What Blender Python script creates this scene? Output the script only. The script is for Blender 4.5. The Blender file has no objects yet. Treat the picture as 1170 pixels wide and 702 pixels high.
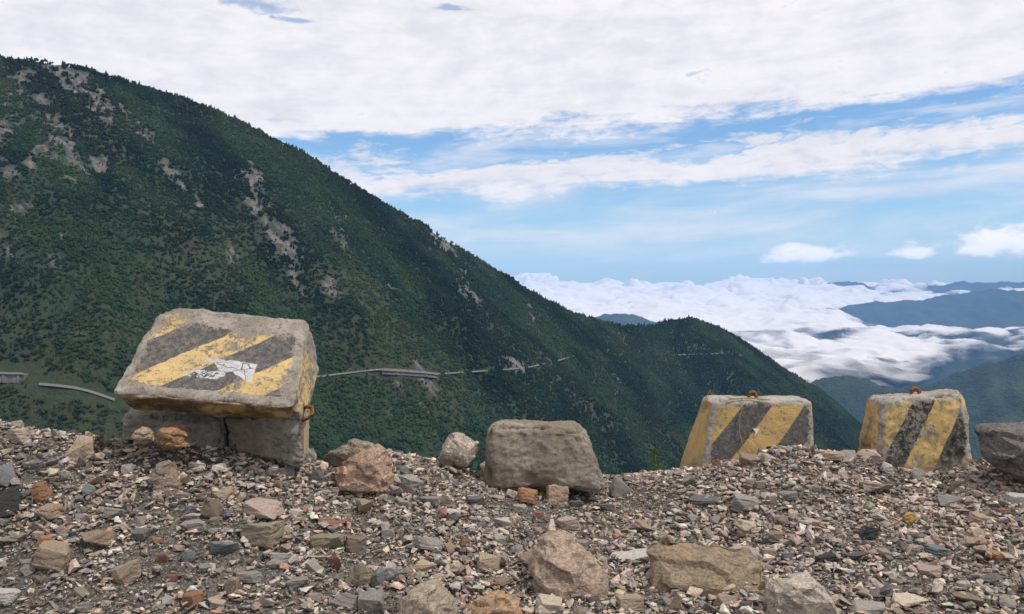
import bpy, bmesh, math, random
import numpy as np
from mathutils import Vector, Matrix

random.seed(7); rng = np.random.default_rng(11)
sc = bpy.context.scene
COL = sc.collection
F, CX, CY, EYE, HOR = 960.0, 585.0, 351.0, 1.6, 328.0
PITCH = math.atan((CY - HOR) / F)
cp, sp_ = math.cos(PITCH), math.sin(PITCH)

# ------------------------------------------------------------------ helpers
def ray(px, py):
    """direction (x, 1, z) through a pixel of the 1170x702 photograph"""
    rx = (np.asarray(px, float) - CX) / F; ru = -(np.asarray(py, float) - CY) / F
    y = cp + ru * sp_; z = -sp_ + ru * cp
    return rx / y, z / y
def P(px, py, Y):
    a, b = ray(px, py)
    return np.array([a * Y, Y + 0 * a, EYE + b * Y]).T
def proj(x, y, z):
    z = z - EYE
    f = y * cp - z * sp_; u = y * sp_ + z * cp
    f = np.maximum(f, 1e-3)
    return CX + F * x / f, CY - F * u / f
def PX(x, Y): return CX + F * x / np.maximum(Y, 1e-3)

_perm = np.random.default_rng(3).permutation(256); _perm = np.concatenate([_perm, _perm, _perm])
_g = np.random.default_rng(4).normal(size=(256, 3)); _g /= np.linalg.norm(_g, axis=1)[:, None]
_gx, _gy, _gz = [np.ascontiguousarray(_g[:, i], np.float32) for i in range(3)]; _perm = _perm.astype(np.int32)
def pn(x, y, z=0.0):
    x, y, z = np.broadcast_arrays(np.asarray(x, float), np.asarray(y, float), np.asarray(z, float))
    xi, yi, zi = np.floor(x).astype(np.int32), np.floor(y).astype(np.int32), np.floor(z).astype(np.int32)
    xf, yf, zf = (x - xi).astype(np.float32), (y - yi).astype(np.float32), (z - zi).astype(np.float32)
    xi &= 255; yi &= 255; zi &= 255
    fd = lambda t: t * t * t * (t * (t * 6 - 15) + 10)
    u, v, w = fd(xf), fd(yf), fd(zf)
    def gr(i, j, k):
        h = _perm.take(_perm.take(_perm.take(xi + i) + yi + j) + zi + k)
        return _gx.take(h) * (xf - i) + _gy.take(h) * (yf - j) + _gz.take(h) * (zf - k)
    l = lambda a, b, t: a + (b - a) * t
    return 1.5 * l(l(l(gr(0,0,0), gr(1,0,0), u), l(gr(0,1,0), gr(1,1,0), u), v),
                   l(l(gr(0,0,1), gr(1,0,1), u), l(gr(0,1,1), gr(1,1,1), u), v), w)
def fbm(x, y, z=0.0, o=4, gain=.5):
    a, s, f = 1.0, 0.0, 1.0
    for i in range(o):
        s = s + a * pn(x * f + 13.7 * i, y * f - 7.1 * i, np.asarray(z) * f + 3.3 * i); a *= gain; f *= 2.03
    return s
def ridged(x, y, o=4):
    a, s, f = 1.0, 0.0, 1.0
    for i in range(o):
        s = s + a * (1 - 2 * np.abs(pn(x * f + 31 * i, y * f + 17 * i, .5))); a *= .5; f *= 2.0
    return s / 2
def sstep(a, b, x):
    t = np.clip((x - a) / (b - a), 0, 1); return t * t * (3 - 2 * t)

def mesh_np(name, V, Fc, mat=None, smooth=False, attrs=None, link=True):
    """V (n,3), Fc (m,3|4) -> object"""
    me = bpy.data.meshes.new(name)
    V = np.ascontiguousarray(V, np.float32); Fc = np.ascontiguousarray(Fc, np.int32)
    k = Fc.shape[1]
    me.vertices.add(len(V)); me.vertices.foreach_set('co', V.ravel())
    me.loops.add(Fc.size); me.loops.foreach_set('vertex_index', Fc.ravel())
    me.polygons.add(len(Fc)); me.polygons.foreach_set('loop_start', np.arange(0, Fc.size, k, dtype=np.int32))
    me.update(calc_edges=True)
    me.polygons.foreach_set('use_smooth', np.full(len(Fc), smooth))
    for n, (t, d) in (attrs or {}).items():
        a = me.attributes.new(n, t, 'POINT')
        d = np.ascontiguousarray(d, np.float32 if t != 'INT' else np.int32)
        a.data.foreach_set({'FLOAT': 'value', 'INT': 'value', 'FLOAT_VECTOR': 'vector', 'FLOAT_COLOR': 'color'}[t], d.ravel())
    if mat: me.materials.append(mat)
    o = bpy.data.objects.new(name, me)
    if link: COL.objects.link(o)
    return o
def grid_faces(nu, nv):
    i = np.arange(nu * nv).reshape(nu, nv)
    return np.stack([i[:-1, :-1], i[1:, :-1], i[1:, 1:], i[:-1, 1:]], -1).reshape(-1, 4)
def tag(o, label=None, cat=None, group=None, kind=None):
    if label: o['label'] = label
    if cat: o['category'] = cat
    if group: o['group'] = group
    if kind: o['kind'] = kind
    return o
def empty(name, loc=(0, 0, 0)):
    o = bpy.data.objects.new(name, None); o.empty_display_size = .1; o.location = loc; COL.objects.link(o); return o
def child(o, root):
    o.parent = root
    o.matrix_parent_inverse = Matrix.Translation(-Vector(root.location))
    return o

class NT:
    def __init__(s, tree): s.t = tree; s.n = tree.nodes; s.l = tree.links
    def __call__(s, typ, ins=None, **kw):
        nd = s.n.new(typ)
        for k, v in kw.items(): setattr(nd, k, v)
        for k, v in (ins or {}).items(): s.set(nd.inputs[k], v)
        return nd
    def set(s, sock, v):
        if isinstance(v, bpy.types.NodeSocket): s.l.new(v, sock)
        else: sock.default_value = v
    def m(s, op, a, b=0.0, c=0.0, clamp=False):
        nd = s.n.new('ShaderNodeMath'); nd.operation = op; nd.use_clamp = clamp
        s.set(nd.inputs[0], a); s.set(nd.inputs[1], b); s.set(nd.inputs[2], c)
        return nd.outputs[0]
    def ss(s, x, a, b, lo=0.0, hi=1.0):
        nd = s.n.new('ShaderNodeMapRange'); nd.interpolation_type = 'SMOOTHSTEP'
        s.set(nd.inputs['Value'], x)
        for k, v in (('From Min', a), ('From Max', b), ('To Min', lo), ('To Max', hi)): s.set(nd.inputs[k], v)
        return nd.outputs[0]
    def noise(s, vec, scale, detail=4, rough=.55, dist=0.0):
        nd = s('ShaderNodeTexNoise', {'Scale': scale, 'Detail': detail, 'Roughness': rough, 'Distortion': dist})
        if vec is not None: s.set(nd.inputs['Vector'], vec)
        return nd.outputs[0]
    def mix(s, f, a, b, blend='MIX'):
        nd = s.n.new('ShaderNodeMix'); nd.data_type = 'RGBA'; nd.blend_type = blend
        s.set(nd.inputs[0], f)
        for i, v in ((6, a), (7, b)):
            if not isinstance(v, bpy.types.NodeSocket) and len(v) == 3: v = (*v, 1)
            s.set(nd.inputs[i], v)
        return nd.outputs[2]
    def attr(s, name, typ='GEOMETRY'):
        return s('ShaderNodeAttribute', attribute_name=name, attribute_type=typ)
def material(name):
    m = bpy.data.materials.new(name); m.use_nodes = True
    t = NT(m.node_tree); b = m.node_tree.nodes['Principled BSDF']
    b.inputs['Roughness'].default_value = .9; b.inputs['Specular IOR Level'].default_value = .25
    return m, t, b
def bump(t, b, h, strength=.5, dist=.01):
    nd = t('ShaderNodeBump', {'Height': h, 'Strength': strength, 'Distance': dist})
    t.l.new(nd.outputs[0], b.inputs['Normal'])

# ------------------------------------------------------------------ camera, light, sky
cam = bpy.data.objects.new('camera', bpy.data.cameras.new('camera'))
COL.objects.link(cam); sc.camera = cam
cam.location = (0, 0, EYE); cam.rotation_euler = (math.pi / 2 - PITCH, 0, 0)
cam.data.sensor_width = 36; cam.data.lens = 36 * F / 1170
cam.data.clip_start = .05; cam.data.clip_end = 80000

SUN_EL, SUN_AZ = math.radians(60), math.radians(112)      # azimuth clockwise from +Y: to the right and behind
sun = bpy.data.objects.new('sun', bpy.data.lights.new('sun', 'SUN')); COL.objects.link(sun)
sun.data.energy = 3.1; sun.data.angle = math.radians(5); sun.data.color = (1, .95, .87)
sd = Vector((math.sin(SUN_AZ) * math.cos(SUN_EL), math.cos(SUN_AZ) * math.cos(SUN_EL), math.sin(SUN_EL)))
sun.rotation_euler = sd.to_track_quat('Z', 'Y').to_euler()

w = bpy.data.worlds.new('World'); sc.world = w; w.use_nodes = True
t = NT(w.node_tree); bg = w.node_tree.nodes['Background']; bg.inputs['Strength'].default_value = .1
sky = t('ShaderNodeTexSky', sky_type='NISHITA'); sky.sun_disc = False
sky.sun_elevation = SUN_EL; sky.sun_rotation = SUN_AZ; sky.altitude = 600; sky.air_density = 1.0; sky.dust_density = .6; sky.ozone_density = 2.0
skyc = t.mix(1.0, sky.outputs[0], (1.0, 1.25, 1.42), 'MULTIPLY')
tc = t('ShaderNodeTexCoord')
sx = t('ShaderNodeSeparateXYZ', {0: tc.outputs['Generated']})
X, Yd, Z = sx.outputs
hyp = t.m('SQRT', t.m('ADD', t.m('MULTIPLY', X, X), t.m('MULTIPLY', Yd, Yd)))
az = t.m('ARCTAN2', X, Yd); v = t.m('DIVIDE', Z, t.m('MAXIMUM', hyp, .02))
wv = t.m('SUBTRACT', v, t.m('MULTIPLY', az, .05))
c1 = t('ShaderNodeCombineXYZ', {0: t.m('MULTIPLY', az, 2.6), 1: t.m('MULTIPLY', wv, 17), 2: 3.1}).outputs[0]
c2 = t('ShaderNodeCombineXYZ', {0: t.m('MULTIPLY', az, 6), 1: t.m('MULTIPLY', v, 9), 2: 1.7}).outputs[0]
n1 = t.m('SUBTRACT', t.noise(c1, 1.6, 8, .6, .4), .5)
n2 = t.m('SUBTRACT', t.noise(c2, 3.5, 7, .6, .3), .5)
c4 = t('ShaderNodeCombineXYZ', {0: t.m('MULTIPLY', az, 14), 1: t.m('MULTIPLY', wv, 42), 2: 5.7}).outputs[0]
n4 = t.m('SUBTRACT', t.noise(c4, 2.2, 8, .68, .6), .5)
wn = t.m('ADD', wv, t.m('ADD', t.m('ADD', t.m('MULTIPLY', n1, .105), t.m('MULTIPLY', n2, .035)), t.m('MULTIPLY', n4, .055)))
top = t.ss(wn, .168, .200)
band = t.m('MULTIPLY', t.ss(wn, .090, .124), t.ss(wn, .158, .138))
gapstreak = t.m('MULTIPLY', t.ss(n1, -.02, .16), t.ss(wv, .10, .16, 0, .55))
thin = t.m('MULTIPLY', t.ss(n1, -.20, .22), t.ss(v, .0, .075, .25, .75))
thin = t.m('MULTIPLY', thin, t.ss(wv, .15, .11))
hole = t.ss(t.m('ADD', t.m('ADD', n2, t.m('MULTIPLY', n1, .8)), t.m('MULTIPLY', n4, .5)), .20, .36)
top = t.m('MULTIPLY', top, t.m('SUBTRACT', 1.0, t.m('MULTIPLY', hole, .55)))
cov = t.m('MAXIMUM', t.m('MAXIMUM', top, band), t.m('MAXIMUM', gapstreak, thin))
for (px_, py_, rx_, ry_) in ((300, 8, 62, 11), (520, 12, 34, 5), (345, 26, 30, 4)):     # small blue rents in the deck
    a_, b_ = math.atan((px_ - CX) / F), (HOR - py_) / math.hypot(F, px_ - CX)
    ex = t.m('DIVIDE', t.m('SUBTRACT', az, a_), rx_ / F); ey = t.m('DIVIDE', t.m('SUBTRACT', v, b_), ry_ / F)
    e = t.m('SUBTRACT', 1.0, t.m('SQRT', t.m('ADD', t.m('MULTIPLY', ex, ex), t.m('MULTIPLY', ey, ey))))
    cov = t.m('MULTIPLY', cov, t.ss(t.m('ADD', e, t.m('MULTIPLY', t.m('ADD', n4, n2), 2.2)), .1, .9, 1.0, .35))
shade = t.ss(t.m('ADD', t.m('ADD', n2, n1), t.m('MULTIPLY', n4, .5)), -.38, .30)
cloudc = t.mix(shade, (7.7, 7.6, 8.15), (9.7, 9.35, 9.55))
col = t.mix(cov, skyc, cloudc)
# fair-weather puffs low over the horizon
c3 = t('ShaderNodeCombineXYZ', {0: t.m('MULTIPLY', az, 10), 1: t.m('MULTIPLY', v, 17), 2: .4}).outputs[0]
n3 = t.m('SUBTRACT', t.noise(c3, 2.6, 7, .58), .5)
pf = None
for (px_, py_, rx_, ry_) in ((926, 291, 62, 15), (905, 284, 30, 11), (1036, 289, 34, 8), (1150, 277, 78, 22), (1120, 284, 40, 12), (816, 243, 1, 1), (1260, 285, 70, 25), (470, 300, 1, 1)):
    a_, b_ = math.atan((px_ - CX) / F), (HOR - py_) / math.hypot(F, px_ - CX)
    dx = t.m('DIVIDE', t.m('SUBTRACT', az, a_), rx_ / F); dy = t.m('DIVIDE', t.m('SUBTRACT', v, b_), ry_ / F)
    dyb = t.m('MULTIPLY', dy, t.ss(dy, -.3, .0, 1.35, 1.0))
    e = t.m('SUBTRACT', 1.0, t.m('SQRT', t.m('ADD', t.m('MULTIPLY', dx, dx), t.m('MULTIPLY', dyb, dyb))))
    pf = e if pf is None else t.m('SMOOTH_MAX', pf, e, .15)
pfa = t.m('MULTIPLY', t.ss(t.m('ADD', pf, t.m('MULTIPLY', n3, 2.6)), .05, .6), .9)
puffc = t.mix(t.ss(t.m('ADD', n3, t.m('MULTIPLY', pf, .25)), -.1, .3), (9.0, 9.0, 9.6), (13.5, 12.6, 12.4))
col = t.mix(pfa, col, puffc)
t.l.new(col, bg.inputs['Color'])

# ------------------------------------------------------------------ near ground
_cy = np.array([(-400,470),(-100,478),(0,483),(40,492),(90,498),(140,502),(200,505),(250,508),(300,518),(340,528),(400,530),(450,522),(500,527),(560,543),(620,553),(700,549),(760,541),(800,536),(850,528),(880,518),(910,512),(940,517),(985,523),(1020,535),(1080,541),(1115,532),(1170,527),(1300,520),(1600,515)], float)
_cY = np.array([(-400,4.9),(0,4.9),(330,5.0),(400,5.4),(560,5.7),(700,5.95),(840,6.0),(880,5.85),(1000,5.75),(1170,5.7),(1600,5.7)], float)
def ground_z(x, Y):
    x = np.asarray(x, float); Y = np.asarray(Y, float)
    q = np.clip(np.where(Y > .5, PX(x, np.maximum(Y, 3.9)), 585), -400, 1600)
    yc = np.interp(q, _cy[:, 0], _cy[:, 1]); Yc = np.interp(q, _cY[:, 0], _cY[:, 1])
    _, b = ray(q, yc); zc = EYE + b * Yc - .015
    tt = np.clip((Y - 3.85) / (Yc - 3.85), 0, 1)
    z = zc * (tt * .75 + .25 * tt * tt * (3 - 2 * tt))
    e = np.maximum(Y - Yc, 0)
    fall = .22 * e + .42 * np.maximum(e - .9, 0) + .25 * np.maximum(e - 8, 0)
    z = z - fall
    am = sstep(2.0, 4.5, Y) * .8 + .2
    z = z + am * (.045 * fbm(x * 1.3, Y * 1.3, .3, 3) + .016 * fbm(x * 5, Y * 5, 1.3, 3))
    z = z + np.clip(e / 40, 0, 1) * 3 * fbm(x / 25, Y / 25, 2.2, 4)
    return np.maximum(z, -420)
def hit(px, py, Y0=3.2, Y1=7.5):
    Ys = np.linspace(Y0, Y1, 500); a, b = ray(px, py)
    d = EYE + b * Ys - ground_z(a * Ys, Ys)
    k = np.argmax(d < 0) if (d < 0).any() else np.argmin(d)
    return Ys[k]

m_soil, t, b = material('scree_soil')
geo = t('ShaderNodeNewGeometry'); pos = geo.outputs['Position']
na = t.noise(pos, 3, 5); nb = t.noise(pos, 60, 6, .7); nc = t('ShaderNodeTexVoronoi', {'Vector': pos, 'Scale': 95.0})
c = t.mix(t.ss(na, .35, .65), (.06, .052, .045), (.10, .087, .074))  # soil colour kept dark to deepen the shade between the stones
c = t.mix(t.ss(nb, .45, .65, 0, .7), c, (.27, .24, .21))
c = t.mix(t.ss(nc.outputs['Distance'], .0, .5, .8, 0), c, (.06, .055, .05))
farveg = t.ss(t('ShaderNodeSeparateXYZ', {0: pos}).outputs[2], -2, -12)
c = t.mix(farveg, c, (.035, .055, .025))
t.l.new(c, b.inputs['Base Color']); bump(t, b, t.m('ADD', nb, t.m('MULTIPLY', nc.outputs['Distance'], -.6)), .9, .012)

ys = np.concatenate([np.linspace(-40, 2.5, 30)[:-1], np.linspace(2.5, 8, 150)[:-1], np.geomspace(8, 520, 70)])
xs = np.concatenate([-np.geomspace(6, 400, 45)[::-1], np.linspace(-6, 6, 241)[1:-1], np.geomspace(6, 400, 45)])
XX, YY = np.meshgrid(xs, ys, indexing='ij')
ZZ = ground_z(XX, YY)
tag(mesh_np('ground', np.stack([XX, YY, ZZ], -1).reshape(-1, 3), grid_faces(len(xs), len(ys)), m_soil, True), kind='structure')

# ------------------------------------------------------------------ stones: shapes
def hull_mesh(pts):
    bm = bmesh.new()
    for p in pts: bm.verts.new(p)
    r = bmesh.ops.convex_hull(bm, input=bm.verts)
    bmesh.ops.delete(bm, geom=[g for g in bm.verts if not g.link_faces], context='VERTS')
    return bm
def bm_np(bm):
    bmesh.ops.triangulate(bm, faces=bm.faces); bm.verts.ensure_lookup_table(); bm.verts.index_update()
    V = np.array([v.co[:] for v in bm.verts]); Fc = np.array([[v.index for v in f.verts] for f in bm.faces])
    return V, Fc
def chip(n, flat=.5, r=rng):
    """an angular chip: hull of n points in a box with its corners knocked off"""
    p = r.uniform(-1, 1, (n, 3)); p /= np.maximum(np.abs(p).max(1), 1e-6)[:, None]
    p *= r.uniform(.62, 1.0, (n, 3)); p *= .5
    p[:, 2] *= flat; p[:, 1] *= r.uniform(.42, .9)
    return p
def detailed(bm, size, amp, seed, cuts=2, bev=.02):
    """bevel the hull, subdivide it and roughen it"""
    bmesh.ops.dissolve_limit(bm, angle_limit=math.radians(8), verts=bm.verts, edges=bm.edges)
    bmesh.ops.bevel(bm, geom=list(bm.edges), offset=size * bev, segments=1, affect='EDGES', clamp_overlap=True)
    bmesh.ops.triangulate(bm, faces=bm.faces)
    for k in range(cuts):
        lim = size * (.16 if k == 0 else .08 if k == 1 else .045)
        ed = [e for e in bm.edges if e.calc_length() > lim]
        if ed: bmesh.ops.subdivide_edges(bm, edges=ed, cuts=1 if k else 2)
        bmesh.ops.triangulate(bm, faces=bm.faces)
    bm.normal_update()
    V = np.array([v.co[:] for v in bm.verts]); N = np.array([v.normal[:] for v in bm.verts])
    f = 3.2 / size
    d = amp * size * (.14 * fbm(V[:, 0] * f * .7 + seed, V[:, 1] * f * .7, V[:, 2] * f * .7, 2, .5) + .10 * fbm(V[:, 0] * f * 4, V[:, 1] * f * 4 + seed, V[:, 2] * f * 4, 3, .6) - .42 * sstep(.0, .07, pn(V[:, 0] * f * .9 + V[:, 2] * f * .5, V[:, 1] * f * .8 + seed, V[:, 2] * f * 1.9)))
    V = V + N * d[:, None]
    for v, c in zip(bm.verts, V): v.co = c
    return bm

# stone materials --------------------------------------------------
def stone_shader(name, colour_from, scale=1.0):
    m, t, b = material(name)
    if colour_from == 'attr': base = t.attr('tint').outputs['Color']; tc = t('ShaderNodeNewGeometry').outputs['Position']
    else:
        base = t('ShaderNodeObjectInfo').outputs['Color']
        oi = t('ShaderNodeObjectInfo'); tcn = t('ShaderNodeTexCoord').outputs['Object']
        off = t('ShaderNodeVectorMath', {0: tcn, 1: oi.outputs['Location']}, operation='ADD').outputs[0]; tc = off
    a = t.noise(tc, 9 * scale, 5, .6); g = t.noise(tc, 55 * scale, 6, .7); h = t.noise(tc, 210 * scale, 3, .7)
    c = t.mix(t.ss(a, .3, .7), base, t.mix(1.0, base, (1.4, 1.36, 1.3), 'MULTIPLY'))
    c = t.mix(t.ss(g, .40, .62, 0, .8), c, t.mix(1.0, base, (.58, .56, .56), 'MULTIPLY'))
    c = t.mix(t.ss(h, .52, .72, 0, .45), c, t.mix(.6, base, (.5, .47, .42)))
    if colour_from != 'attr':
        st = t('ShaderNodeMapping', {'Vector': tc, 'Scale': (4, 5, 16), 'Rotation': (.35, .5, .2)}).outputs[0]
        r = t.noise(st, 1.2 * scale, 4, .6, .6)
        c = t.mix(t.ss(r, .62, .76, 0, .6), c, (.30, .17, .085))
        c = t.mix(t.ss(t.noise(st, 2.5 * scale, 5, .6), .56, .66, 0, .5), c, (.13, .12, .115))
        fl = t.noise(st, 5.5 * scale, 5, .65, .5); c = t.mix(t.ss(fl, .53, .60, 0, .55), c, t.mix(1.0, base, (.42, .39, .36), 'MULTIPLY'))
        cr = t('ShaderNodeTexVoronoi', {'Vector': st, 'Scale': 1.1 * scale}, feature='DISTANCE_TO_EDGE').outputs[0]
        c = t.mix(t.ss(cr, .0, .022, .6, 0), c, (.05, .045, .04))
    t.l.new(c, b.inputs['Base Color'])
    bump(t, b, t.m('ADD', g, t.m('MULTIPLY', h, .5)), .7, .006 / scale if colour_from != 'attr' else .004)
    return m
m_grav = stone_shader('gravel_stone', 'attr'); m_rock = stone_shader('scree_rock', 'obj')

PAL = {'grey': (.28, .26, .24), 'pale grey': (.41, .385, .36), 'dark grey': (.125, .12, .12), 'tan': (.36, .285, .205),
       'pinkish': (.38, .295, .25), 'rust orange': (.31, .165, .085), 'cream': (.48, .41, .32), 'bluish grey': (.215, .225, .24),
       'olive brown': (.235, .205, .145), 'brown': (.22, .165, .125), 'black': (.04, .04, .042), 'yellow ochre': (.44, .27, .08),
       'reddish brown': (.23, .12, .085), 'peach': (.46, .33, .235)}
NAMES = ['grey', 'pale grey', 'dark grey', 'tan', 'pinkish', 'rust orange', 'cream', 'bluish grey', 'olive brown', 'brown', 'reddish brown']
WTS = np.array([.29, .16, .11, .12, .14, .02, .03, .05, .04, .04, .005]); WTS /= WTS.sum()

# gravel: one mesh of stones nobody could count -----------------------
def gravel(count, smin, smax, protos, power=2.6):
    u = rng.random(count); s = (smin ** (1 - power) + u * (smax ** (1 - power) - smin ** (1 - power))) ** (1 / (1 - power))
    Y = np.sqrt(rng.uniform(3.05 ** 2, 7.2 ** 2, count)); a = rng.uniform(-.95, .95, count)
    x = a * Y
    ns = fbm(x * 1.1, Y * 1.6, 5.5, 3)                     # clumps of coarse and of fine
    keep = rng.random(count) < np.clip(.72 + (1.0 if smin > .03 else .6 if smin > .015 else .15) * ns, .08, 1)
    s, x, Y = s[keep], x[keep], Y[keep]; n = len(s)
    z = ground_z(x, Y) + s * rng.uniform(-.02, .38, n) + rng.random(n) ** 3 * .012
    ya = rng.uniform(0, 2 * np.pi, n); ti = np.abs(rng.normal(0, .42, n)); td = rng.uniform(0, 2 * np.pi, n)
    ca, sa = np.cos(ya), np.sin(ya)
    Rz = np.zeros((n, 3, 3)); Rz[:, 0, 0] = ca; Rz[:, 0, 1] = -sa; Rz[:, 1, 0] = sa; Rz[:, 1, 1] = ca; Rz[:, 2, 2] = 1
    kx, ky = np.cos(td), np.sin(td); ct, st = np.cos(ti), np.sin(ti)
    Rt = np.zeros((n, 3, 3))
    Rt[:, 0, 0] = ct + kx * kx * (1 - ct); Rt[:, 0, 1] = kx * ky * (1 - ct); Rt[:, 0, 2] = ky * st
    Rt[:, 1, 0] = kx * ky * (1 - ct); Rt[:, 1, 1] = ct + ky * ky * (1 - ct); Rt[:, 1, 2] = -kx * st
    Rt[:, 2, 0] = -ky * st; Rt[:, 2, 1] = kx * st; Rt[:, 2, 2] = ct
    R = Rt @ Rz
    ci = rng.choice(len(NAMES), n, p=WTS)
    pal0 = np.array([PAL[k] for k in NAMES])[ci]; pal0 = pal0 * .66 + .34 * pal0.mean(1)[:, None] * np.array([1.06, 1.0, .93])
    pal = pal0 * np.array([1.06, 1.0, .95]) * rng.uniform(.5, 1.4, (n, 1)) * rng.uniform(.94, 1.06, (n, 3))
    pi = rng.integers(0, len(protos), n)
    Vs, Fs, Cs, off = [], [], [], 0
    for k, (pv, pf_) in enumerate(protos):
        ix = np.nonzero(pi == k)[0]
        if not len(ix): continue
        sc3 = s[ix, None] * np.stack([rng.uniform(.8, 1.35, len(ix)), rng.uniform(.7, 1.1, len(ix)), rng.uniform(.6, 1.15, len(ix))], -1)
        v = np.einsum('nij,nkj->nki', R[ix], pv[None] * sc3[:, None]) + np.stack([x[ix], Y[ix], z[ix]], -1)[:, None]
        Vs.append(v.reshape(-1, 3)); Cs.append(np.repeat(np.c_[pal[ix], np.ones(len(ix))], len(pv), 0))
        Fs.append((pf_[None] + (off + np.arange(len(ix)) * len(pv))[:, None, None]).reshape(-1, 3)); off += len(ix) * len(pv)
    return np.concatenate(Vs), np.concatenate(Fs), np.concatenate(Cs)
small = [bm_np(hull_mesh(chip(8, rng.uniform(.3, .8)))) for _ in range(24)]
mid = [bm_np(hull_mesh(chip(int(rng.integers(9, 14)), rng.uniform(.25, .7)))) for _ in range(36)]
parts = [gravel(158000, .009, .026, small, 1.9), gravel(82000, .018, .05, mid, 2.0), gravel(30000, .038, .09, mid, 2.3)]
off = 0; V_, F_, C_ = [], [], []
for v_, f_, c_ in parts: V_.append(v_); F_.append(f_ + off); C_.append(c_); off += len(v_)
tag(mesh_np('gravel', np.concatenate(V_), np.concatenate(F_), m_grav, False, {'tint': ('FLOAT_COLOR', np.concatenate(C_))}),
    'loose grey and tan gravel chips covering the whole slope', 'gravel', kind='stuff')

# ------------------------------------------------------------------ rocks and stones that can be told apart
LAND = []          # (px, py, phrase)
STONES = []
def finish_stone(bm, name, label, colour, loc, group=None, jit=.06):
    bmesh.ops.translate(bm, vec=-Vector(loc), verts=bm.verts)
    me = bpy.data.meshes.new(name); bm.to_mesh(me); bm.free(); me.materials.append(m_rock)
    o = bpy.data.objects.new(name, me); o.location = loc; COL.objects.link(o)
    k = random.uniform(1 - jit, 1 + jit); c = PAL[colour] if isinstance(colour, str) else colour
    o.color = (c[0] * k, c[1] * k, c[2] * k, 1)
    tag(o, label, 'rock' if name != 'stone' else 'stone', group)
    STONES.append(o); return o
def outline_rock(name, label, pts, Y, thick, colour, amp=.10, seed=0, cuts=3, lean=0.0, inset=.62, phrase=None, lift=None):
    pts = np.array(pts, float); c = pts.mean(0)
    A = P(pts[:, 0], pts[:, 1], Y)
    rr = np.random.default_rng(seed + 100)
    def ring(k, dY, dz): 
        q = c + (pts - c) * k; q = q + rr.normal(0, .05, q.shape) * np.ptp(pts, axis=0)
        B = P(q[:, 0], q[:, 1], Y); B[:, 1] += dY * rr.uniform(.8, 1.15, len(q)); B[:, 2] += dz; return B
    mid_ = A + np.c_[np.zeros(len(A)), rr.uniform(-.12, .12, len(A)) * thick, np.zeros(len(A))]
    allp = np.concatenate([mid_, ring(inset, -thick * .42, -lean), ring(inset * .9, thick * .5, lean)])
    size = np.ptp(A, axis=0)[[0, 2]].max()
    bm = detailed(hull_mesh(allp), size, amp, seed * 3.7, cuts)
    loc = P(c[0], pts[:, 1].max(), Y)
    o = finish_stone(bm, name, label, colour, tuple(np.ravel(loc)))
    if phrase: LAND.append((c[0], c[1], phrase))
    return o
def px3(s, ox, oy, *pts): return [(ox + x / s, oy + y / s) for x, y in pts]

# the larger rocks, by their outlines
outline_rock('boulder', 'large dark grey boulder overhanging the gravel at the edge beside the chipped barrier',
    [(1121,503),(1130,491),(1150,484),(1172,482),(1200,488),(1222,505),(1228,540),(1205,562),(1165,556),(1140,540),(1125,524)], 5.3, .5, (.125,.115,.108), .13, 1, 3, .03, phrase='the dark boulder')
outline_rock('rock', 'pale angular rock leaning on the big unpainted concrete block',
    [(499,524),(501,516),(513,496),(522,493),(536,497),(549,506),(547,520),(532,536),(520,538),(505,534)], 5.62, .22, (.37,.32,.26), .09, 2, phrase='the pale leaning rock')
outline_rock('rock', 'olive grey slabby rock half hidden behind the rounded pink rock',
    [(362,527),(375,516),(390,505),(405,501),(424,505),(432,512),(442,532),(420,548),(368,545)], 5.35, .22, (.20,.175,.135), .10, 3)
outline_rock('rock', 'rounded pinkish rock with a rust orange patch standing on the crest',
    [(381,543),(388,530),(397,523),(424,510),(432,508),(445,519),(451,535),(451,558),(441,568),(405,567),(386,560)], 5.1, .34, (.33,.225,.165), .10, 4, inset=.7, phrase='the rounded pinkish rock')
outline_rock('rock', 'broad pinkish tan rock tilted towards the camera low in the scree',
    [(603,655),(608,634),(622,620),(632,619),(664,633),(692,650),(697,662),(690,684),(676,697),(655,697),(630,688),(610,674)], 4.28, .30, (.29,.22,.165), .10, 5, lean=.05, inset=.85, phrase='the broad pinkish rock')
outline_rock('rock', 'long brown slab of rock lying level with a pale flat top',
    [(741,674),(743,652),(755,640),(765,636),(820,640),(873,649),(871,660),(846,673),(815,677),(790,680),(757,684),(744,684)], 4.30, .28, (.215,.165,.11), .09, 6, lean=.075, inset=.94, phrase='the long brown slab')
outline_rock('rock', 'big pale beige rock with an uneven top cut by the picture bottom',
    [(868,712),(872,690),(879,668),(890,660),(908,657),(926,655),(945,675),(958,702),(962,722),(900,730)], 4.02, .3, (.38,.335,.275), .10, 7, inset=.8, phrase='the big beige rock')
outline_rock('rock', 'domed tan rock cut off by the picture bottom below the slate slabs',
    [(440,715),(448,698),(457,683),(474,670),(492,662),(506,663),(520,684),(527,704),(528,722),(480,730)], 4.02, .3, (.285,.235,.18), .10, 8, phrase='the domed tan rock')
outline_rock('rock', 'orange crusted grey rock low beside the domed tan rock',
    [(526,708),(534,692),(552,684),(575,679),(592,683),(600,700),(598,715),(560,720)], 4.02, .24, (.33,.215,.125), .12, 9, phrase='the orange crusted rock')
outline_rock('rock', 'pale grey rock at the picture bottom below the olive stone',
    [(270,712),(278,692),(292,681),(305,679),(318,690),(322,708),(318,720)], 4.08, .2, (.30,.275,.24), .10, 10, phrase='the pale grey bottom rock')
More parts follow.
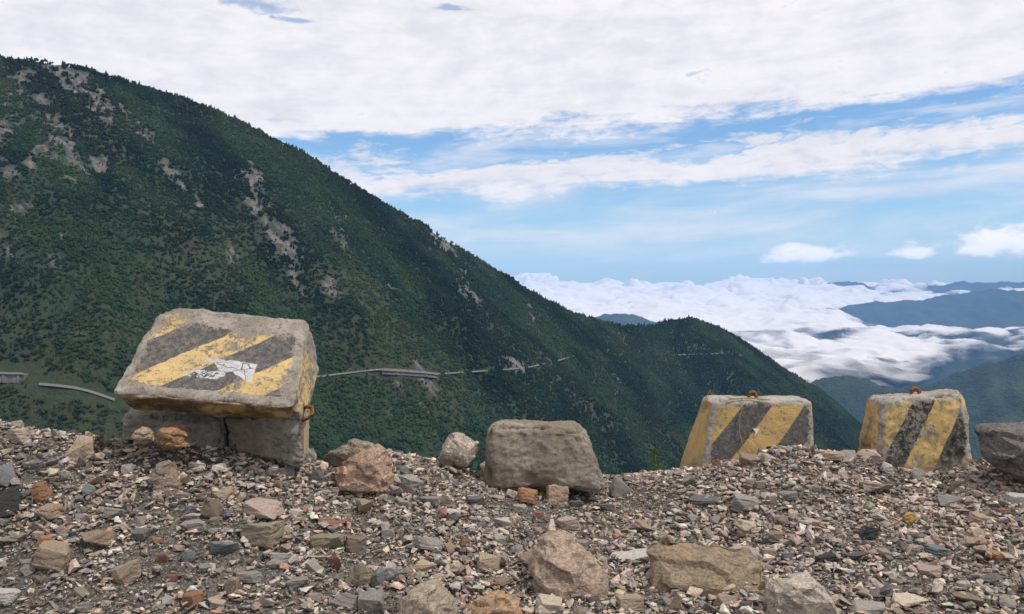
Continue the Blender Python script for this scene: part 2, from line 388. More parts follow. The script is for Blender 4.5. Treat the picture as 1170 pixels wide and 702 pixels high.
outline_rock('rock', 'brown slab standing on edge in the slope in front of the tilted barrier',
    [(170,540),(178,531),(191,525),(200,541),(208,560),(207,570),(192,566),(176,552)], 4.62, .12, (.235,.18,.14), .09, 11, lean=.04, phrase='the brown upright slab')
outline_rock('rock', 'flat pale grey rock face lying near the bottom corner',
    [(25,690),(30,672),(45,664),(64,663),(66,676),(56,693),(46,702),(30,700)], 4.12, .12, (.30,.285,.265), .06, 12, phrase='the flat grey corner rock')
outline_rock('rock', 'rust orange crumbly rock wedged under the tilted barrier',
    [(176,505),(182,490),(194,485),(206,488),(215,498),(216,512),(198,515)], 4.72, .16, (.27, .155, .085), .15, 13, phrase='the rust orange rock')
outline_rock('rock', 'tan block of rock touching the rust orange rock under the barrier',
    [(149,503),(154,491),(163,487),(173,491),(176,504),(165,509)], 4.72, .12, (.30,.235,.165), .10, 14)

# smaller ones: px, py (centre), width, height, colour, shape word, flatness
S = [(719,638,48,15,'pale grey','flat slab'),(637,567,25,25,'peach','blocky stone'),(602,570,22,19,'rust orange','blocky stone'),
 (853,604,27,18,'cream','angular stone'),(804,575,38,13,'dark grey','flat slab'),(852,579,36,20,'grey','flat slab'),(1001,560,42,20,'pinkish','flat slab'),
 (988,609,28,19,'black','angular stone'),(1039,595,17,15,'yellow ochre','knobbly stone'),(1143,639,30,13,'rust orange','flat slab'),(1134,664,26,17,'dark grey','rounded stone'),
 (944,641,23,14,'black','blocky stone'),(1070,633,32,15,'bluish grey','flat slab'),(1163,574,24,13,'pale grey','blocky stone'),(1121,596,31,13,'tan','flat slab'),
 (1038,694,46,22,'cream','angular stone'),(1003,679,62,20,'dark grey','flat slab'),(986,699,50,16,'grey','flat slab'),(415,582,25,23,'tan','angular stone'),
 (408,660,36,32,'olive brown','angular stone'),(430,664,26,26,'bluish grey','angular stone'),(449,657,18,28,'pale grey','splinter'),(375,623,36,20,'olive brown','blocky stone'),
 (300,617,42,30,'olive brown','blocky stone'),(300,590,40,22,'pinkish','blocky stone'),(490,625,36,17,'grey','flat slab'),(530,624,18,19,'rust orange','angular stone'),
 (514,627,11,18,'tan','splinter'),(483,649,31,19,'tan','angular stone'),(378,599,39,10,'reddish brown','flat slab'),(559,648,27,18,'tan','blocky stone'),
 (383,645,16,22,'reddish brown','splinter'),(470,557,32,22,'grey','flat slab'),(144,659,35,28,'tan','angular stone'),(110,624,37,23,'brown','angular stone'),
 (61,645,36,30,'tan','blocky stone'),(56,590,30,21,'peach','knobbly stone'),(47,567,22,25,'rust orange','knobbly stone'),(93,518,31,30,'tan','angular stone'),
 (21,502,26,18,'pinkish','flat slab'),(9,580,26,30,'black','blocky stone'),(101,564,16,16,'bluish grey','rounded stone'),(256,634,32,18,'bluish grey','flat slab'),
 (216,640,17,15,'bluish grey','rounded stone'),(265,672,14,18,'tan','blocky stone'),(220,690,21,20,'rust orange','blocky stone'),(10,687,26,17,'pale grey','flat slab'),
 (15,622,32,14,'olive brown','flat slab'),(653,554,16,16,'grey','blocky stone'),(679,559,16,14,'peach','rounded stone'),(860,527,31,14,'brown','flat slab'),
 (815,530,14,12,'reddish brown','blocky stone'),(951,524,28,12,'tan','flat slab'),(970,523,20,13,'grey','flat slab'),(993,522,30,16,'pinkish','blocky stone'),
 (1014,539,18,18,'pale grey','angular stone'),(557,536,18,26,'tan','splinter'),(222,607,26,14,'grey','flat slab'),(320,640,24,14,'pale grey','flat slab'),
 (690,580,26,14,'grey','flat slab'),(735,605,30,16,'tan','angular stone'),(765,620,22,16,'brown','angular stone'),(650,600,26,15,'pinkish','flat slab'),
 (575,600,22,14,'pale grey','flat slab'),(545,575,20,13,'dark grey','flat slab'),(1085,575,28,14,'grey','flat slab'),(1105,622,24,12,'tan','flat slab'),
 (925,600,24,12,'pinkish','flat slab'),(900,570,22,12,'grey','flat slab'),(1060,655,30,14,'pinkish','flat slab'),(830,690,30,18,'pinkish','angular stone'),
 (770,694,18,26,'brown','splinter'),(720,692,30,20,'tan','blocky stone'),(340,672,26,16,'grey','angular stone'),(130,592,24,13,'grey','flat slab'),(255,570,22,12,'pinkish','flat slab'),
 (1105,692,34,16,'brown','flat slab'),(1150,690,26,16,'grey','angular stone'),(395,690,30,20,'grey','angular stone'),(575,668,24,16,'brown','angular stone'),(160,616,22,14,'dark grey','angular stone'),
 (354,512,15,24,'pale grey','rounded stone')]
LAND += [(225, 410, 'the tilted barrier'), (623, 515, 'the unpainted concrete block'), (860, 495, 'the grey banded barrier'), (1055, 495, 'the chipped barrier')]
for (x_, y_, w_, h_, c_, s_) in S:
    if (c_, s_) in (('black','angular stone'),): LAND.append((x_, y_, 'the black angular stone'))
    elif (c_, s_) == ('yellow ochre','knobbly stone'): LAND.append((x_, y_, 'the ochre knobbly stone'))
    elif (c_, s_) == ('peach','knobbly stone'): LAND.append((x_, y_, 'the peach knobbly stone'))
    elif (c_, s_) == ('cream','angular stone') and y_ < 650: LAND.append((x_, y_, 'the small cream stone'))
    elif (c_, s_) == ('rust orange','angular stone'): LAND.append((x_, y_, 'the rust orange angular stone'))
    elif (c_, s_) == ('reddish brown','flat slab'): LAND.append((x_, y_, 'the reddish flat slab'))
# a few hundred more of hand size, strewn between them
MS = []
tries = 0
placed = [(s[0], s[1], max(s[2], s[3]) * .6) for s in S] + [(l[0], l[1], 30) for l in LAND]
while len(MS) < 200 and tries < 9000:
    tries += 1
    px_ = rng.uniform(-15, 1185); cyy = np.interp(px_, _cy[:, 0], _cy[:, 1])
    py_ = rng.uniform(cyy + 6, 702)
    w_ = 11 * rng.random() ** -.33 * (.8 + .35 * (py_ - 500) / 200)
    w_ = min(w_, 30)
    if any((px_ - a) ** 2 + ((py_ - b) * 1.3) ** 2 < (r + w_ * .35) ** 2 for a, b, r in placed): continue
    placed.append((px_, py_, w_ * .45))
    sh = random.choice(['flat slab', 'flat slab', 'angular stone', 'blocky stone', 'splinter'])
    MS.append((px_, py_, w_, w_ * {'flat slab': .5, 'splinter': .9, 'angular stone': .72, 'blocky stone': .8}[sh], NAMES[rng.choice(len(NAMES), p=WTS)], sh))
used = {}
def stone_label(x_, y_, w_, c_, s_):
    d = sorted(LAND, key=lambda l: math.hypot(l[0] - x_, (l[1] - y_) * 1.5))
    a, b_ = d[0], d[1]
    opts = []
    sz = 'tiny' if w_ < 12.5 else 'small' if w_ < 16 else 'hand-sized' if w_ < 22 else 'large'
    def rel(l):
        dx, dy = x_ - l[0], (y_ - l[1]) * 1.3
        return ('in front of' if dy > 0 else 'just behind') if abs(dy) > abs(dx) else ('just right of' if dx > 0 else 'just left of')
    if math.hypot(a[0] - x_, a[1] - y_) < 95: opts.append(f'{sz} {c_} {s_} {rel(a)} {a[2]}')
    opts.append(f'{sz} {c_} {s_} between {a[2]} and {b_[2]}')
    for c in d[2:5]: opts.append(f'{sz} {c_} {s_} between {a[2]} and {c[2]}')
    for o in opts:
        if len(o.split()) <= 16 and o not in used: used[o] = 1; return o
    return None
protos = {}
def stone_proto(sh, k, fine):
    key = (sh, k, fine)
    if key not in protos:
        r = np.random.default_rng(hash((['flat slab','angular stone','blocky stone','splinter','rounded stone','knobbly stone'].index(sh), k)) % 99991)
        n = {'flat slab': 14, 'angular stone': 11, 'blocky stone': 22, 'splinter': 10, 'rounded stone': 30, 'knobbly stone': 24}[sh]
        p = r.uniform(-1, 1, (n, 3))
        if sh in ('rounded stone', 'knobbly stone'): p /= np.linalg.norm(p, axis=1)[:, None]
        elif sh == 'blocky stone': p /= np.abs(p).max(1)[:, None]; p = np.sign(p) * np.abs(p) ** .35 * r.uniform(.75, 1, p.shape)
        elif sh == 'flat slab': p[:, 2] = np.sign(p[:, 2]) * r.uniform(.7, 1, n); p[:, :2] /= np.linalg.norm(p[:, :2], axis=1)[:, None]; p[:, :2] *= r.uniform(.75, 1, (n, 1))
        else: p /= np.linalg.norm(p, axis=1)[:, None]; p *= r.uniform(.7, 1.1, (n, 1))
        lo, hi = p.min(0), p.max(0); p = (p - lo) / (hi - lo) - .5
        protos[key] = detailed(hull_mesh(p), 1.0, .12 if sh == 'knobbly stone' else .07, k * 5.1, 2 if not fine else 3, .018)
    return protos[key]
mesh_cache = {}
for i, (x_, y_, w_, h_, c_, s_) in enumerate(S + MS):
    hand = i < len(S); k = i if hand else i % 7
    Yh = hit(x_, min(y_ + h_ * .38, 1e9)); W_, H_ = w_ * Yh / F, h_ * Yh / F
    dep = W_ * random.uniform(.6, .9) if s_ != 'splinter' else W_ * .7
    up = max(H_ * 1.0 - .22 * dep, .3 * H_) * 1.25
    Yc_ = Yh + dep * .35
    xw = float(ray(x_, y_)[0]) * Yc_
    zg = float(ground_z(xw, Yc_))
    key = (s_, k, hand)
    if key not in mesh_cache:
        me = bpy.data.meshes.new('stone'); stone_proto(*key).to_mesh(me); me.materials.append(m_rock); mesh_cache[key] = me
    o = bpy.data.objects.new('stone', mesh_cache[key]); COL.objects.link(o)
    o.scale = (W_ * 1.05, dep, up)
    o.rotation_euler = (random.uniform(-.12, .3), random.uniform(-.16, .16), random.uniform(-.3, .3) + (math.pi if random.random() < .5 else 0))
    o.location = (xw, Yc_, zg + up * .30)
    q = random.uniform(.75, 1.2); cc = PAL[c_]; o.color = (cc[0] * q, cc[1] * q, cc[2] * q, 1)
    lab = stone_label(x_, y_, w_, c_, s_)
    if not lab:
        near = min(LAND, key=lambda l: math.hypot(l[0] - x_, (l[1] - y_) * 1.5))
        lab = f'one of the small {c_} {s_}s scattered around {near[2]}'
    tag(o, lab, 'stone', 'stones scattered on the scree slope')

# ------------------------------------------------------------------ concrete blocks
def rounded_hex(corners, rad, n=44, noise=.012, seed=0, chips=.03, bite=()):
    """corners: dict of 8 points keyed (a,b,c) in {0,1}: a left-right, b top-bottom, c front-back"""
    lin = np.linspace(0, 1, n)
    V, Fc, off = [], [], 0
    for ax in range(3):
        for side in (0, 1):
            A, B = np.meshgrid(lin, lin, indexing='ij')
            p = np.zeros((n, n, 3)); p[..., ax] = side; p[..., (ax + 1) % 3] = A; p[..., (ax + 2) % 3] = B
            f = grid_faces(n, n)
            if side == 0: f = f[:, ::-1]
            V.append(p.reshape(-1, 3)); Fc.append(f + off); off += n * n
    V = np.concatenate(V); Fc = np.concatenate(Fc)
    key = np.round(V * 100000).astype(np.int64); key = key[:, 0] * 10**12 + key[:, 1] * 10**6 + key[:, 2]
    _, first, inv = np.unique(key, return_index=True, return_inverse=True)
    V = V[first]; Fc = inv.ravel()[Fc]
    C = {k: np.asarray(v_, float) for k, v_ in corners.items()}
    ext = np.array([np.linalg.norm(C[1,0,0]-C[0,0,0]), np.linalg.norm(C[0,1,0]-C[0,0,0]), np.linalg.norm(C[0,0,1]-C[0,0,0])])
    r = rad / ext
    q = V * ext; lo, hi = rad, ext - rad
    inner = np.clip(q, lo, hi); d = q - inner; L = np.linalg.norm(d, axis=1)
    jag = 1 + .0 * L
    dirn = np.where(L[:, None] > 1e-9, d / np.maximum(L, 1e-9)[:, None], 0)
    q2 = np.where(L[:, None] > 1e-9, inner + dirn * rad, q)
    edge = np.sort(np.abs(V - .5), axis=1)[:, 1]           # 0.5 on edges
    pw = q2 / ext
    def tri(u):
        o = np.zeros_like(u)
        for (a, b, c), p in C.items():
            o += ((u[:, 0] if a else 1 - u[:, 0]) * (u[:, 1] if b else 1 - u[:, 1]) * (u[:, 2] if c else 1 - u[:, 2]))[:, None] * p
        return o
    W = tri(pw)
    nrm = W - W.mean(0)
    bmn = np.zeros_like(W)
    fv = W[Fc]; fn = np.cross(fv[:, 1] - fv[:, 0], fv[:, 3] - fv[:, 0])
    for k in range(4): np.add.at(bmn, Fc[:, k], fn)
    bmn /= np.maximum(np.linalg.norm(bmn, axis=1), 1e-9)[:, None]
    if (bmn * nrm).sum() < 0: bmn = -bmn; Fc = Fc[:, ::-1]
    s = seed * 7.3
    dsp = noise * (fbm(W[:, 0] * 5 + s, W[:, 1] * 5, W[:, 2] * 5, 5, .6)) + noise * .45 * fbm(W[:, 0] * 28 + s, W[:, 1] * 28, W[:, 2] * 28, 3, .6)
    ew = sstep(.40, .5, edge)
    dsp -= ew * chips * np.clip(fbm(W[:, 0] * 7 + s, W[:, 1] * 7 + 4, W[:, 2] * 7, 4, .6) + .15, 0, 2)
    for (pt, rr, dd) in bite:
        dsp -= dd * sstep(rr, rr * .3, np.linalg.norm(V - np.array(pt), axis=1) + .12 * fbm(W[:, 0] * 9, W[:, 1] * 9, W[:, 2] * 9, 3))
    W = W + bmn * dsp[:, None]
    return W, Fc, V, edge

def block_mat(name, mode, A=1., B=1., phase=0., period=1., duty=.5, wear=.5, dark=(.05, .05, .055), yellow=(.50, .31, .075), conc=(.33, .295, .255), stick=False, edge_wear=.5, sideyellow=True, blackfade=.35):
    m, t, b = material(name)
    geo = t('ShaderNodeNewGeometry'); pos = geo.outputs['Position']
    n1 = t.noise(pos, 5, 6, .65); n2 = t.noise(pos, 32, 6, .7); n3 = t.noise(pos, 140, 4, .7); n4 = t.noise(pos, 2.2, 3)
    base = t.mix(t.ss(n1, .35, .66), conc, tuple(x * .62 for x in conc))
    base = t.mix(t.ss(n2, .50, .64, 0, .8), base, tuple(x * .38 for x in conc))
    base = t.mix(t.ss(n3, .55, .75, 0, .6), base, tuple(min(x * 1.5, .6) for x in conc))
    vo = t('ShaderNodeTexVoronoi', {'Vector': pos, 'Scale': 48.0}).outputs['Distance']
    base = t.mix(t.ss(vo, .05, .26, .8, 0), base, tuple(x * .22 for x in conc))
    hgt = t.m('ADD', t.m('MULTIPLY', n2, .8), t.m('MULTIPLY', n3, .6))
    if mode == 'paint':
        at = t.attr('bc').outputs['Vector']; s = t('ShaderNodeSeparateXYZ', {0: at}); a, bb, cc = s.outputs
        eg = t.attr('edge').outputs['Fac']
        wob = t.m('MULTIPLY', t.m('SUBTRACT', n2, .5), .05 * period)
        q = t.m('ADD', t.m('ADD', t.m('MULTIPLY', a, A), t.m('MULTIPLY', bb, B)), wob)
        f = t.m('DIVIDE', t.m('FLOORED_MODULO', t.m('SUBTRACT', q, phase), period), period)
        isy = t.m('MULTIPLY', t.ss(f, 0, .02), t.ss(f, duty + .01, duty - .01))
        front = t.ss(cc, .03, .01)
        if sideyellow: isy = t.m('MAXIMUM', t.m('MULTIPLY', isy, front), t.m('SUBTRACT', 1.0, front))
        yl = t.mix(t.ss(n1, .35, .7, 0, .55), yellow, tuple(x * .62 for x in yellow))
        yl = t.mix(t.ss(n3, .5, .7, 0, .35), yl, (.62, .45, .2))
        dk = t.mix(t.ss(n2, .4, .65, 0, blackfade), dark, tuple(.6 * x for x in conc))
        paint = t.mix(isy, dk, yl)
        w0 = t.m('ADD', t.m('ADD', t.m('MULTIPLY', n2, .55), t.m('MULTIPLY', n1, .45)), t.m('MULTIPLY', t.m('SUBTRACT', n3, .5), .25))
        w0 = t.m('ADD', w0, t.ss(eg, .40, .49, 0, edge_wear))
        if mode == 'paint' and stick:   # the back part and the rims of the tilted block have lost their paint
            w0 = t.m('ADD', w0, t.m('MULTIPLY', t.ss(bb, .30, .10, 0, .26), t.ss(a, .12, .45, .0, 1.0)))
            w0 = t.m('ADD', w0, t.m('MULTIPLY', t.m('MULTIPLY', t.ss(bb, .87, .93, 0, .25), front), 1.0)); w0 = t.m('ADD', w0, t.ss(a, .06, .01, 0, .22))
        topm = t.ss(bb, .012, .0)          # paint does not reach the top
        if not stick: w0 = t.m('ADD', w0, t.m('MULTIPLY', topm, .5))
        pm = t.ss(w0, 1.0 - wear + .045, 1.0 - wear - .02)
        colr = t.mix(pm, base, paint)
        if stick: colr = t.mix(t.m('MULTIPLY', t.ss(bb, .985, 1.0), t.ss(n1, .42, .58, .1, .75)), colr, (.16, .085, .035))
        hgt = t.m('ADD', hgt, t.m('MULTIPLY', pm, .35))
        if stick:                          # torn white reflective sticker
            ax = t.m('SUBTRACT', a, .545); by = t.m('ADD', t.m('SUBTRACT', bb, .665), t.m('MULTIPLY', ax, -.03))
            box = t.m('MULTIPLY', t.ss(t.m('ABSOLUTE', ax), .205, .195), t.ss(t.m('ABSOLUTE', by), .105, .095))
            wv_ = t('ShaderNodeVectorMath', {0: t('ShaderNodeVectorMath', {0: at, 1: (1.0, 1.5, .2)}, operation='MULTIPLY').outputs[0], 1: t('ShaderNodeVectorMath', {0: t('ShaderNodeTexNoise', {'Vector': pos, 'Scale': 14.0, 'Detail': 4.0}).outputs['Color'], 1: (.05, .05, .05)}, operation='MULTIPLY').outputs[0]}, operation='ADD').outputs[0]
            cr = t('ShaderNodeTexVoronoi', {'Vector': wv_, 'Scale': 8.0}, feature='DISTANCE_TO_EDGE').outputs[0]
            cell = t('ShaderNodeSeparateColor', {0: t('ShaderNodeTexVoronoi', {'Vector': wv_, 'Scale': 8.0}).outputs['Color']}).outputs[0]
            torn = t.ss(t.m('ADD', n2, t.m('MULTIPLY', ax, 1.0)), .36, .42)
            sm = t.m('MULTIPLY', t.m('MULTIPLY', box, t.ss(cr, .012, .035)), t.m('MULTIPLY', t.m('MULTIPLY', torn, t.ss(cell, .16, .18)), front))
            colr = t.mix(t.m('MULTIPLY', sm, .93), colr, t.mix(t.ss(n3, .4, .7), (.74, .74, .74), (.58, .56, .53)))
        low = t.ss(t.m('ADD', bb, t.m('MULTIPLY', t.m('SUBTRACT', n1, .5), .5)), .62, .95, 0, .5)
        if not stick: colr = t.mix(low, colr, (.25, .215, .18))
        sp = t.noise(pos, 55, 4, .75)
        colr = t.mix(t.m('MULTIPLY', t.ss(sp, .60, .70), t.ss(n4, .35, .65, .15, .85)), colr, (.05, .045, .04))   # dust and mud splashed along the foot
    else:
        colr = t.mix(t.ss(n4, .45, .62, 0, .5), base, (.17, .13, .09))
    t.l.new(colr, b.inputs['Base Color']); bump(t, b, hgt, 1.0, .018)
    return m
m_conc = block_mat('bare_concrete', 'bare'); m_conc2 = block_mat('weathered_concrete', 'bare', conc=(.37, .315, .25))
m_rust, t, b = material('rusty_steel')
nn = t.noise(t('ShaderNodeNewGeometry').outputs['Position'], 90, 4, .7)
t.l.new(t.mix(t.ss(nn, .35, .65), (.07, .025, .012), (.28, .11, .03)), b.inputs['Base Color']); bump(t, b, nn, .6, .004)

def block(name, label, cat, corners, mat, rad, noise, seed, chips=.03, group=None, bite=(), body='body'):
    pts = {k: np.ravel(P(*v_)) if len(v_) == 3 else np.array(v_[3:]) for k, v_ in corners.items()}
    W, Fc, V, edge = rounded_hex(pts, rad, 56, noise, seed, chips, bite)
    base = W[W[:, 2].argmin()]; c = W.mean(0)
    root = empty(name, (c[0], c[1], W[:, 2].min())); tag(root, label, cat, group)
    o = mesh_np(body, W, Fc, mat, True, {'bc': ('FLOAT_VECTOR', V), 'edge': ('FLOAT', edge)})
    child(o, root); return root, pts
def tube(name, pts, r, mat, seg=8, root=None, closed=False):
    pts = [Vector(p) for p in pts]; V, Fc = [], []
    for i, p in enumerate(pts):
        a = pts[max(i - 1, 0)]; c = pts[min(i + 1, len(pts) - 1)]; d = (c - a).normalized()
        u = d.cross(Vector((.3, .2, 1))).normalized(); v_ = d.cross(u)
        rr = r[i] if isinstance(r, (list, tuple)) else r
        for k in range(seg):
            an = 2 * math.pi * k / seg; V.append(p + (u * math.cos(an) + v_ * math.sin(an)) * rr)
    for i in range(len(pts) - 1):
        for k in range(seg):
            j = (k + 1) % seg; Fc.append((i * seg + k, i * seg + j, (i + 1) * seg + j, (i + 1) * seg + k))
    n = len(V); V += [pts[0], pts[-1]]
    o = mesh_np(name, np.array([tuple(v_) for v_ in V]), np.array(Fc), mat, True)
    bm = bmesh.new(); bm.from_mesh(o.data); bm.verts.ensure_lookup_table()
    for k in range(seg):
        j = (k + 1) % seg; bm.faces.new((bm.verts[n], bm.verts[j], bm.verts[k])); e0 = (len(pts) - 1) * seg
        bm.faces.new((bm.verts[n + 1], bm.verts[e0 + k], bm.verts[e0 + j]))
    bm.to_mesh(o.data); bm.free()
    if root: child(o, root)
    return o

GB = 'chevron painted concrete barrier blocks'
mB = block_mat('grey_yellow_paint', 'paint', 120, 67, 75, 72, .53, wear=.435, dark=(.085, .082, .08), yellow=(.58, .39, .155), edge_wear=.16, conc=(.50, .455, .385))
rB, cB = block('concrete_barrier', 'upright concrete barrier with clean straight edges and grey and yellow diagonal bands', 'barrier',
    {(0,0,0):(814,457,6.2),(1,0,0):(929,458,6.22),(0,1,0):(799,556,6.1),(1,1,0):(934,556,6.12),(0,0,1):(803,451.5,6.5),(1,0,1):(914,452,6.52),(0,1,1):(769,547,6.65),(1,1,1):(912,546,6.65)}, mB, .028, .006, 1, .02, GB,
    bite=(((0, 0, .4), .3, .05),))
def ring(root, px_, py_, Y, r=.028, tilt=.3):
    c = np.ravel(P(px_, py_, Y)); pts = [(c[0] - r * .9, c[1], c[2] - r * 1.2)]
    for k in range(13):
        an = math.pi * (1 - k / 12); pts.append((c[0] + r * math.cos(an), c[1] + tilt * r * math.sin(an), c[2] + r * math.sin(an) * 1.1))
    pts.append((c[0] + r * .9, c[1], c[2] - r * 1.2))
    return tube('lifting_ring', pts, .014, m_rust, 8, root)
ring(rB, 860, 453, 6.36); 
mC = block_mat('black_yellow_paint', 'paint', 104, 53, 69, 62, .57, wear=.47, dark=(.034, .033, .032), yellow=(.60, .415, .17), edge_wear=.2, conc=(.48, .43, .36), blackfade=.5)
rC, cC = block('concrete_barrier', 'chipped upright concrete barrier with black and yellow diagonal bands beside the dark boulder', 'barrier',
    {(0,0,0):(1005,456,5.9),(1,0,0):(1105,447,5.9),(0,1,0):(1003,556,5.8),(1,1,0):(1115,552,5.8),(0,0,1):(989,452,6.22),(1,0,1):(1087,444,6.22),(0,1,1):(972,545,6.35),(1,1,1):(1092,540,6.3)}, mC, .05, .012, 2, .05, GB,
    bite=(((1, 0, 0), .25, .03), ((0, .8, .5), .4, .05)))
ring(rC, 1046, 449, 6.05)
# white torn scrap on the grey banded barrier, a dry straw over it, a twig
m_scrap, t, b = material('torn_white_sticker'); b.inputs['Base Color'].default_value = (.6, .61, .58, 1)
def plate(name, pts, thick, mat, root=None):
    bm = bmesh.new(); vs = [bm.verts.new(p) for p in pts]; f = bm.faces.new(vs)
    r = bmesh.ops.extrude_face_region(bm, geom=[f]); bmesh.ops.translate(bm, vec=(0, thick, 0), verts=[g for g in r['geom'] if isinstance(g, bmesh.types.BMVert)])
    bmesh.ops.recalc_face_normals(bm, faces=bm.faces)
    me = bpy.data.meshes.new(name); bm.to_mesh(me); bm.free(); me.materials.append(mat)
    o = bpy.data.objects.new(name, me); COL.objects.link(o)
    if root: child(o, root)
    return o
def front_pt(pts, a, b_, out=.0):
    p = (pts[0,0,0] * (1 - a) + pts[1,0,0] * a) * (1 - b_) + (pts[0,1,0] * (1 - a) + pts[1,1,0] * a) * b_
    return (p[0], p[1] - out, p[2])
plate('torn_sticker', [front_pt(cB, a, b_, .012) for a, b_ in ((.415, .33), (.475, .335), (.455, .385), (.435, .425), (.445, .37))], .008, m_scrap, rB)
m_straw, t, b = material('dry_straw'); b.inputs['Base Color'].default_value = (.30, .23, .11, 1)
st = [front_pt(cB, a, b_, .022) for a, b_ in ((.30, .02), (.28, .2), (.29, .38), (.33, .52), (.39, .62))]
pts_ = [tuple(np.ravel(P(838, 453, 6.4))), tuple(np.ravel(P(850, 452.5, 6.34))), (st[0][0], st[0][1] + .02, st[0][2] + .03)] + st
tag(tube('straw', pts_, .0024, m_straw, 6), 'thin dry straw hanging over the grey banded barrier', 'straw')
pts_ = [tuple(np.ravel(P(*p))) for p in ((833, 456, 6.2), (845, 455.5, 6.21), (858, 455, 6.22), (871, 456.5, 6.2), (880, 457, 6.2))]
tag(tube('straw', pts_, .006, m_straw, 6), 'short dry straw lying along the top of the grey banded barrier', 'straw')
m_twig, t, b = material('dead_twig'); b.inputs['Base Color'].default_value = (.10, .075, .05, 1)
tw = empty('twig', tuple(np.ravel(P(806, 466, 6.55)))); tag(tw, 'small dead twig sticking up behind the corner of the grey banded barrier', 'twig')
for a_ in (((805, 480, 6.6), (806, 462, 6.6), (810, 447, 6.6)), ((806, 462, 6.6), (802, 452, 6.6)), ((807, 458, 6.6), (811, 452, 6.6), (812, 446, 6.6))):
    tube('stem', [tuple(np.ravel(P(*p))) for p in a_], .006, m_twig, 6, tw)

# the tilted block and what it lies on
mA = block_mat('worn_chevron_paint', 'paint', 1.0, .85, .74, .58, .46, wear=.488, dark=(.10, .097, .10), yellow=(.70, .50, .23), stick=True, edge_wear=.17, conc=(.43, .375, .315), blackfade=.8)
FL, FR, BL, BR = [np.ravel(P(*p)) for p in ((124, 450, 4.70), (334, 467, 4.66), (184, 346, 5.22), (353, 364, 5.18))]
oF, oB = np.array([.01, .25, -.125]), np.array([.02, .27, -.34])
W4 = lambda v_: (0, 0, 0, *v_)
rA, cA = block('concrete_barrier', 'toppled concrete barrier tilted face up on top of broken blocks with a torn white sticker', 'barrier',
    {(0,0,0): W4(BL), (1,0,0): W4(BR), (0,1,0): W4(FL), (1,1,0): W4(FR), (0,0,1): W4(BL + oB), (1,0,1): W4(BR + oB), (0,1,1): W4(FL + oF), (1,1,1): W4(FR + oF)}, mA, .042, .010, 3, .03, GB,
    bite=(((0, 0, 0), .2, .03), ((1, 1, .3), .2, .03)))
fm = (FL * .52 + FR * .48) + oF * .45
pts_ = []
for k in range(13):
    an = math.pi * k / 12; pts_.append((fm[0] - .05 * math.cos(an), fm[1] - .035 * math.sin(an) - .01, fm[2] + .018 * math.sin(an) + .012))
tube('lifting_ring', pts_, .011, m_rust, 8, rA)
mA2 = block_mat('old_concrete', 'bare', conc=(.32, .29, .245))
rL, _ = block('concrete_block', 'grey concrete block buried under the low corner of the toppled barrier', 'concrete block',
    {(0,0,0):(139,472,5.0),(1,0,0):(256,478,5.0),(0,1,0):(144,512,4.95),(1,1,0):(258,520,4.95),(0,0,1):(150,460,5.5),(1,0,1):(262,466,5.5),(0,1,1):(150,500,5.5),(1,1,1):(262,508,5.5)}, mA2, .06, .02, 4, .07)
rR, cR = block('concrete_block', 'grey concrete block with a yellow painted end propping up the toppled barrier', 'concrete block',
    {(0,0,0):(256,481,4.94),(1,0,0):(344,473,4.84),(0,1,0):(266,518,4.98),(1,1,0):(345,535,4.86),(0,0,1):(262,458,5.5),(1,0,1):(354,452,5.42),(0,1,1):(268,512,5.5),(1,1,1):(353,515,5.42)}, mA2, .03, .02, 5, .07)
m_yel, t, b = material('worn_yellow_paint')
nn = t.noise(t('ShaderNodeNewGeometry').outputs['Position'], 40, 6, .7)
t.l.new(t.mix(t.ss(nn, .42, .55), (.47, .31, .12), (.27, .235, .19)), b.inputs['Base Color'])
E = lambda b_, c_, o_: tuple((cR[1,0,0] * (1 - b_) + cR[1,1,0] * b_) * (1 - c_) + (cR[1,0,1] * (1 - b_) + cR[1,1,1] * b_) * c_ + np.array([o_, 0, 0]))
bm = bmesh.new()
q1 = [bm.verts.new(E(*p)) for p in ((.12, .10, .008), (.9, .10, .008), (.9, .75, .008), (.12, .75, .008), (.12, .10, -.02), (.9, .10, -.02), (.9, .75, -.02), (.12, .75, -.02))]
for f in ((0,1,2,3), (7,6,5,4), (0,4,5,1), (1,5,6,2), (2,6,7,3), (3,7,4,0)): bm.faces.new([q1[i] for i in f])
bmesh.ops.recalc_face_normals(bm, faces=bm.faces)
me = bpy.data.meshes.new('painted_end'); bm.to_mesh(me); bm.free(); me.materials.append(m_yel)
o = bpy.data.objects.new('painted_end', me); COL.objects.link(o); child(o, rR)
tube('rebar_hook', [tuple(np.ravel(P(*p))) for p in ((346, 481, 4.8), (352, 478, 4.78), (357, 472, 4.8), (357, 466, 4.84), (350, 465, 4.9), (346, 468, 4.95))], .010, m_rust, 8, rR)
block('concrete_chunk', 'broken concrete lump jammed behind the high end of the toppled barrier', 'concrete lump',
    {(0,0,0):(325,425,5.35),(1,0,0):(357,424,5.35),(0,1,0):(325,470,5.3),(1,1,0):(356,462,5.3),(0,0,1):(330,424,5.7),(1,0,1):(352,424,5.7),(0,1,1):(330,500,5.7),(1,1,1):(352,500,5.7)}, mA2, .05, .012, 6, .03)
rM, _ = block('concrete_block', 'big unpainted weathered concrete block with rounded corners sitting alone on the crest', 'concrete block',
    {(0,0,0):(556,484,5.55),(1,0,0):(669,486,5.5),(0,1,0):(550,566,5.5),(1,1,0):(699,566,5.42),(0,0,1):(564,479,5.95),(1,0,1):(660,480,5.95),(0,1,1):(560,545,6.0),(1,1,1):(675,545,6.0)}, m_conc2, .07, .013, 7, .05, None,
    bite=(((1, 0, 0), .45, .04), ((.5, 1, 0), .35, .04)))

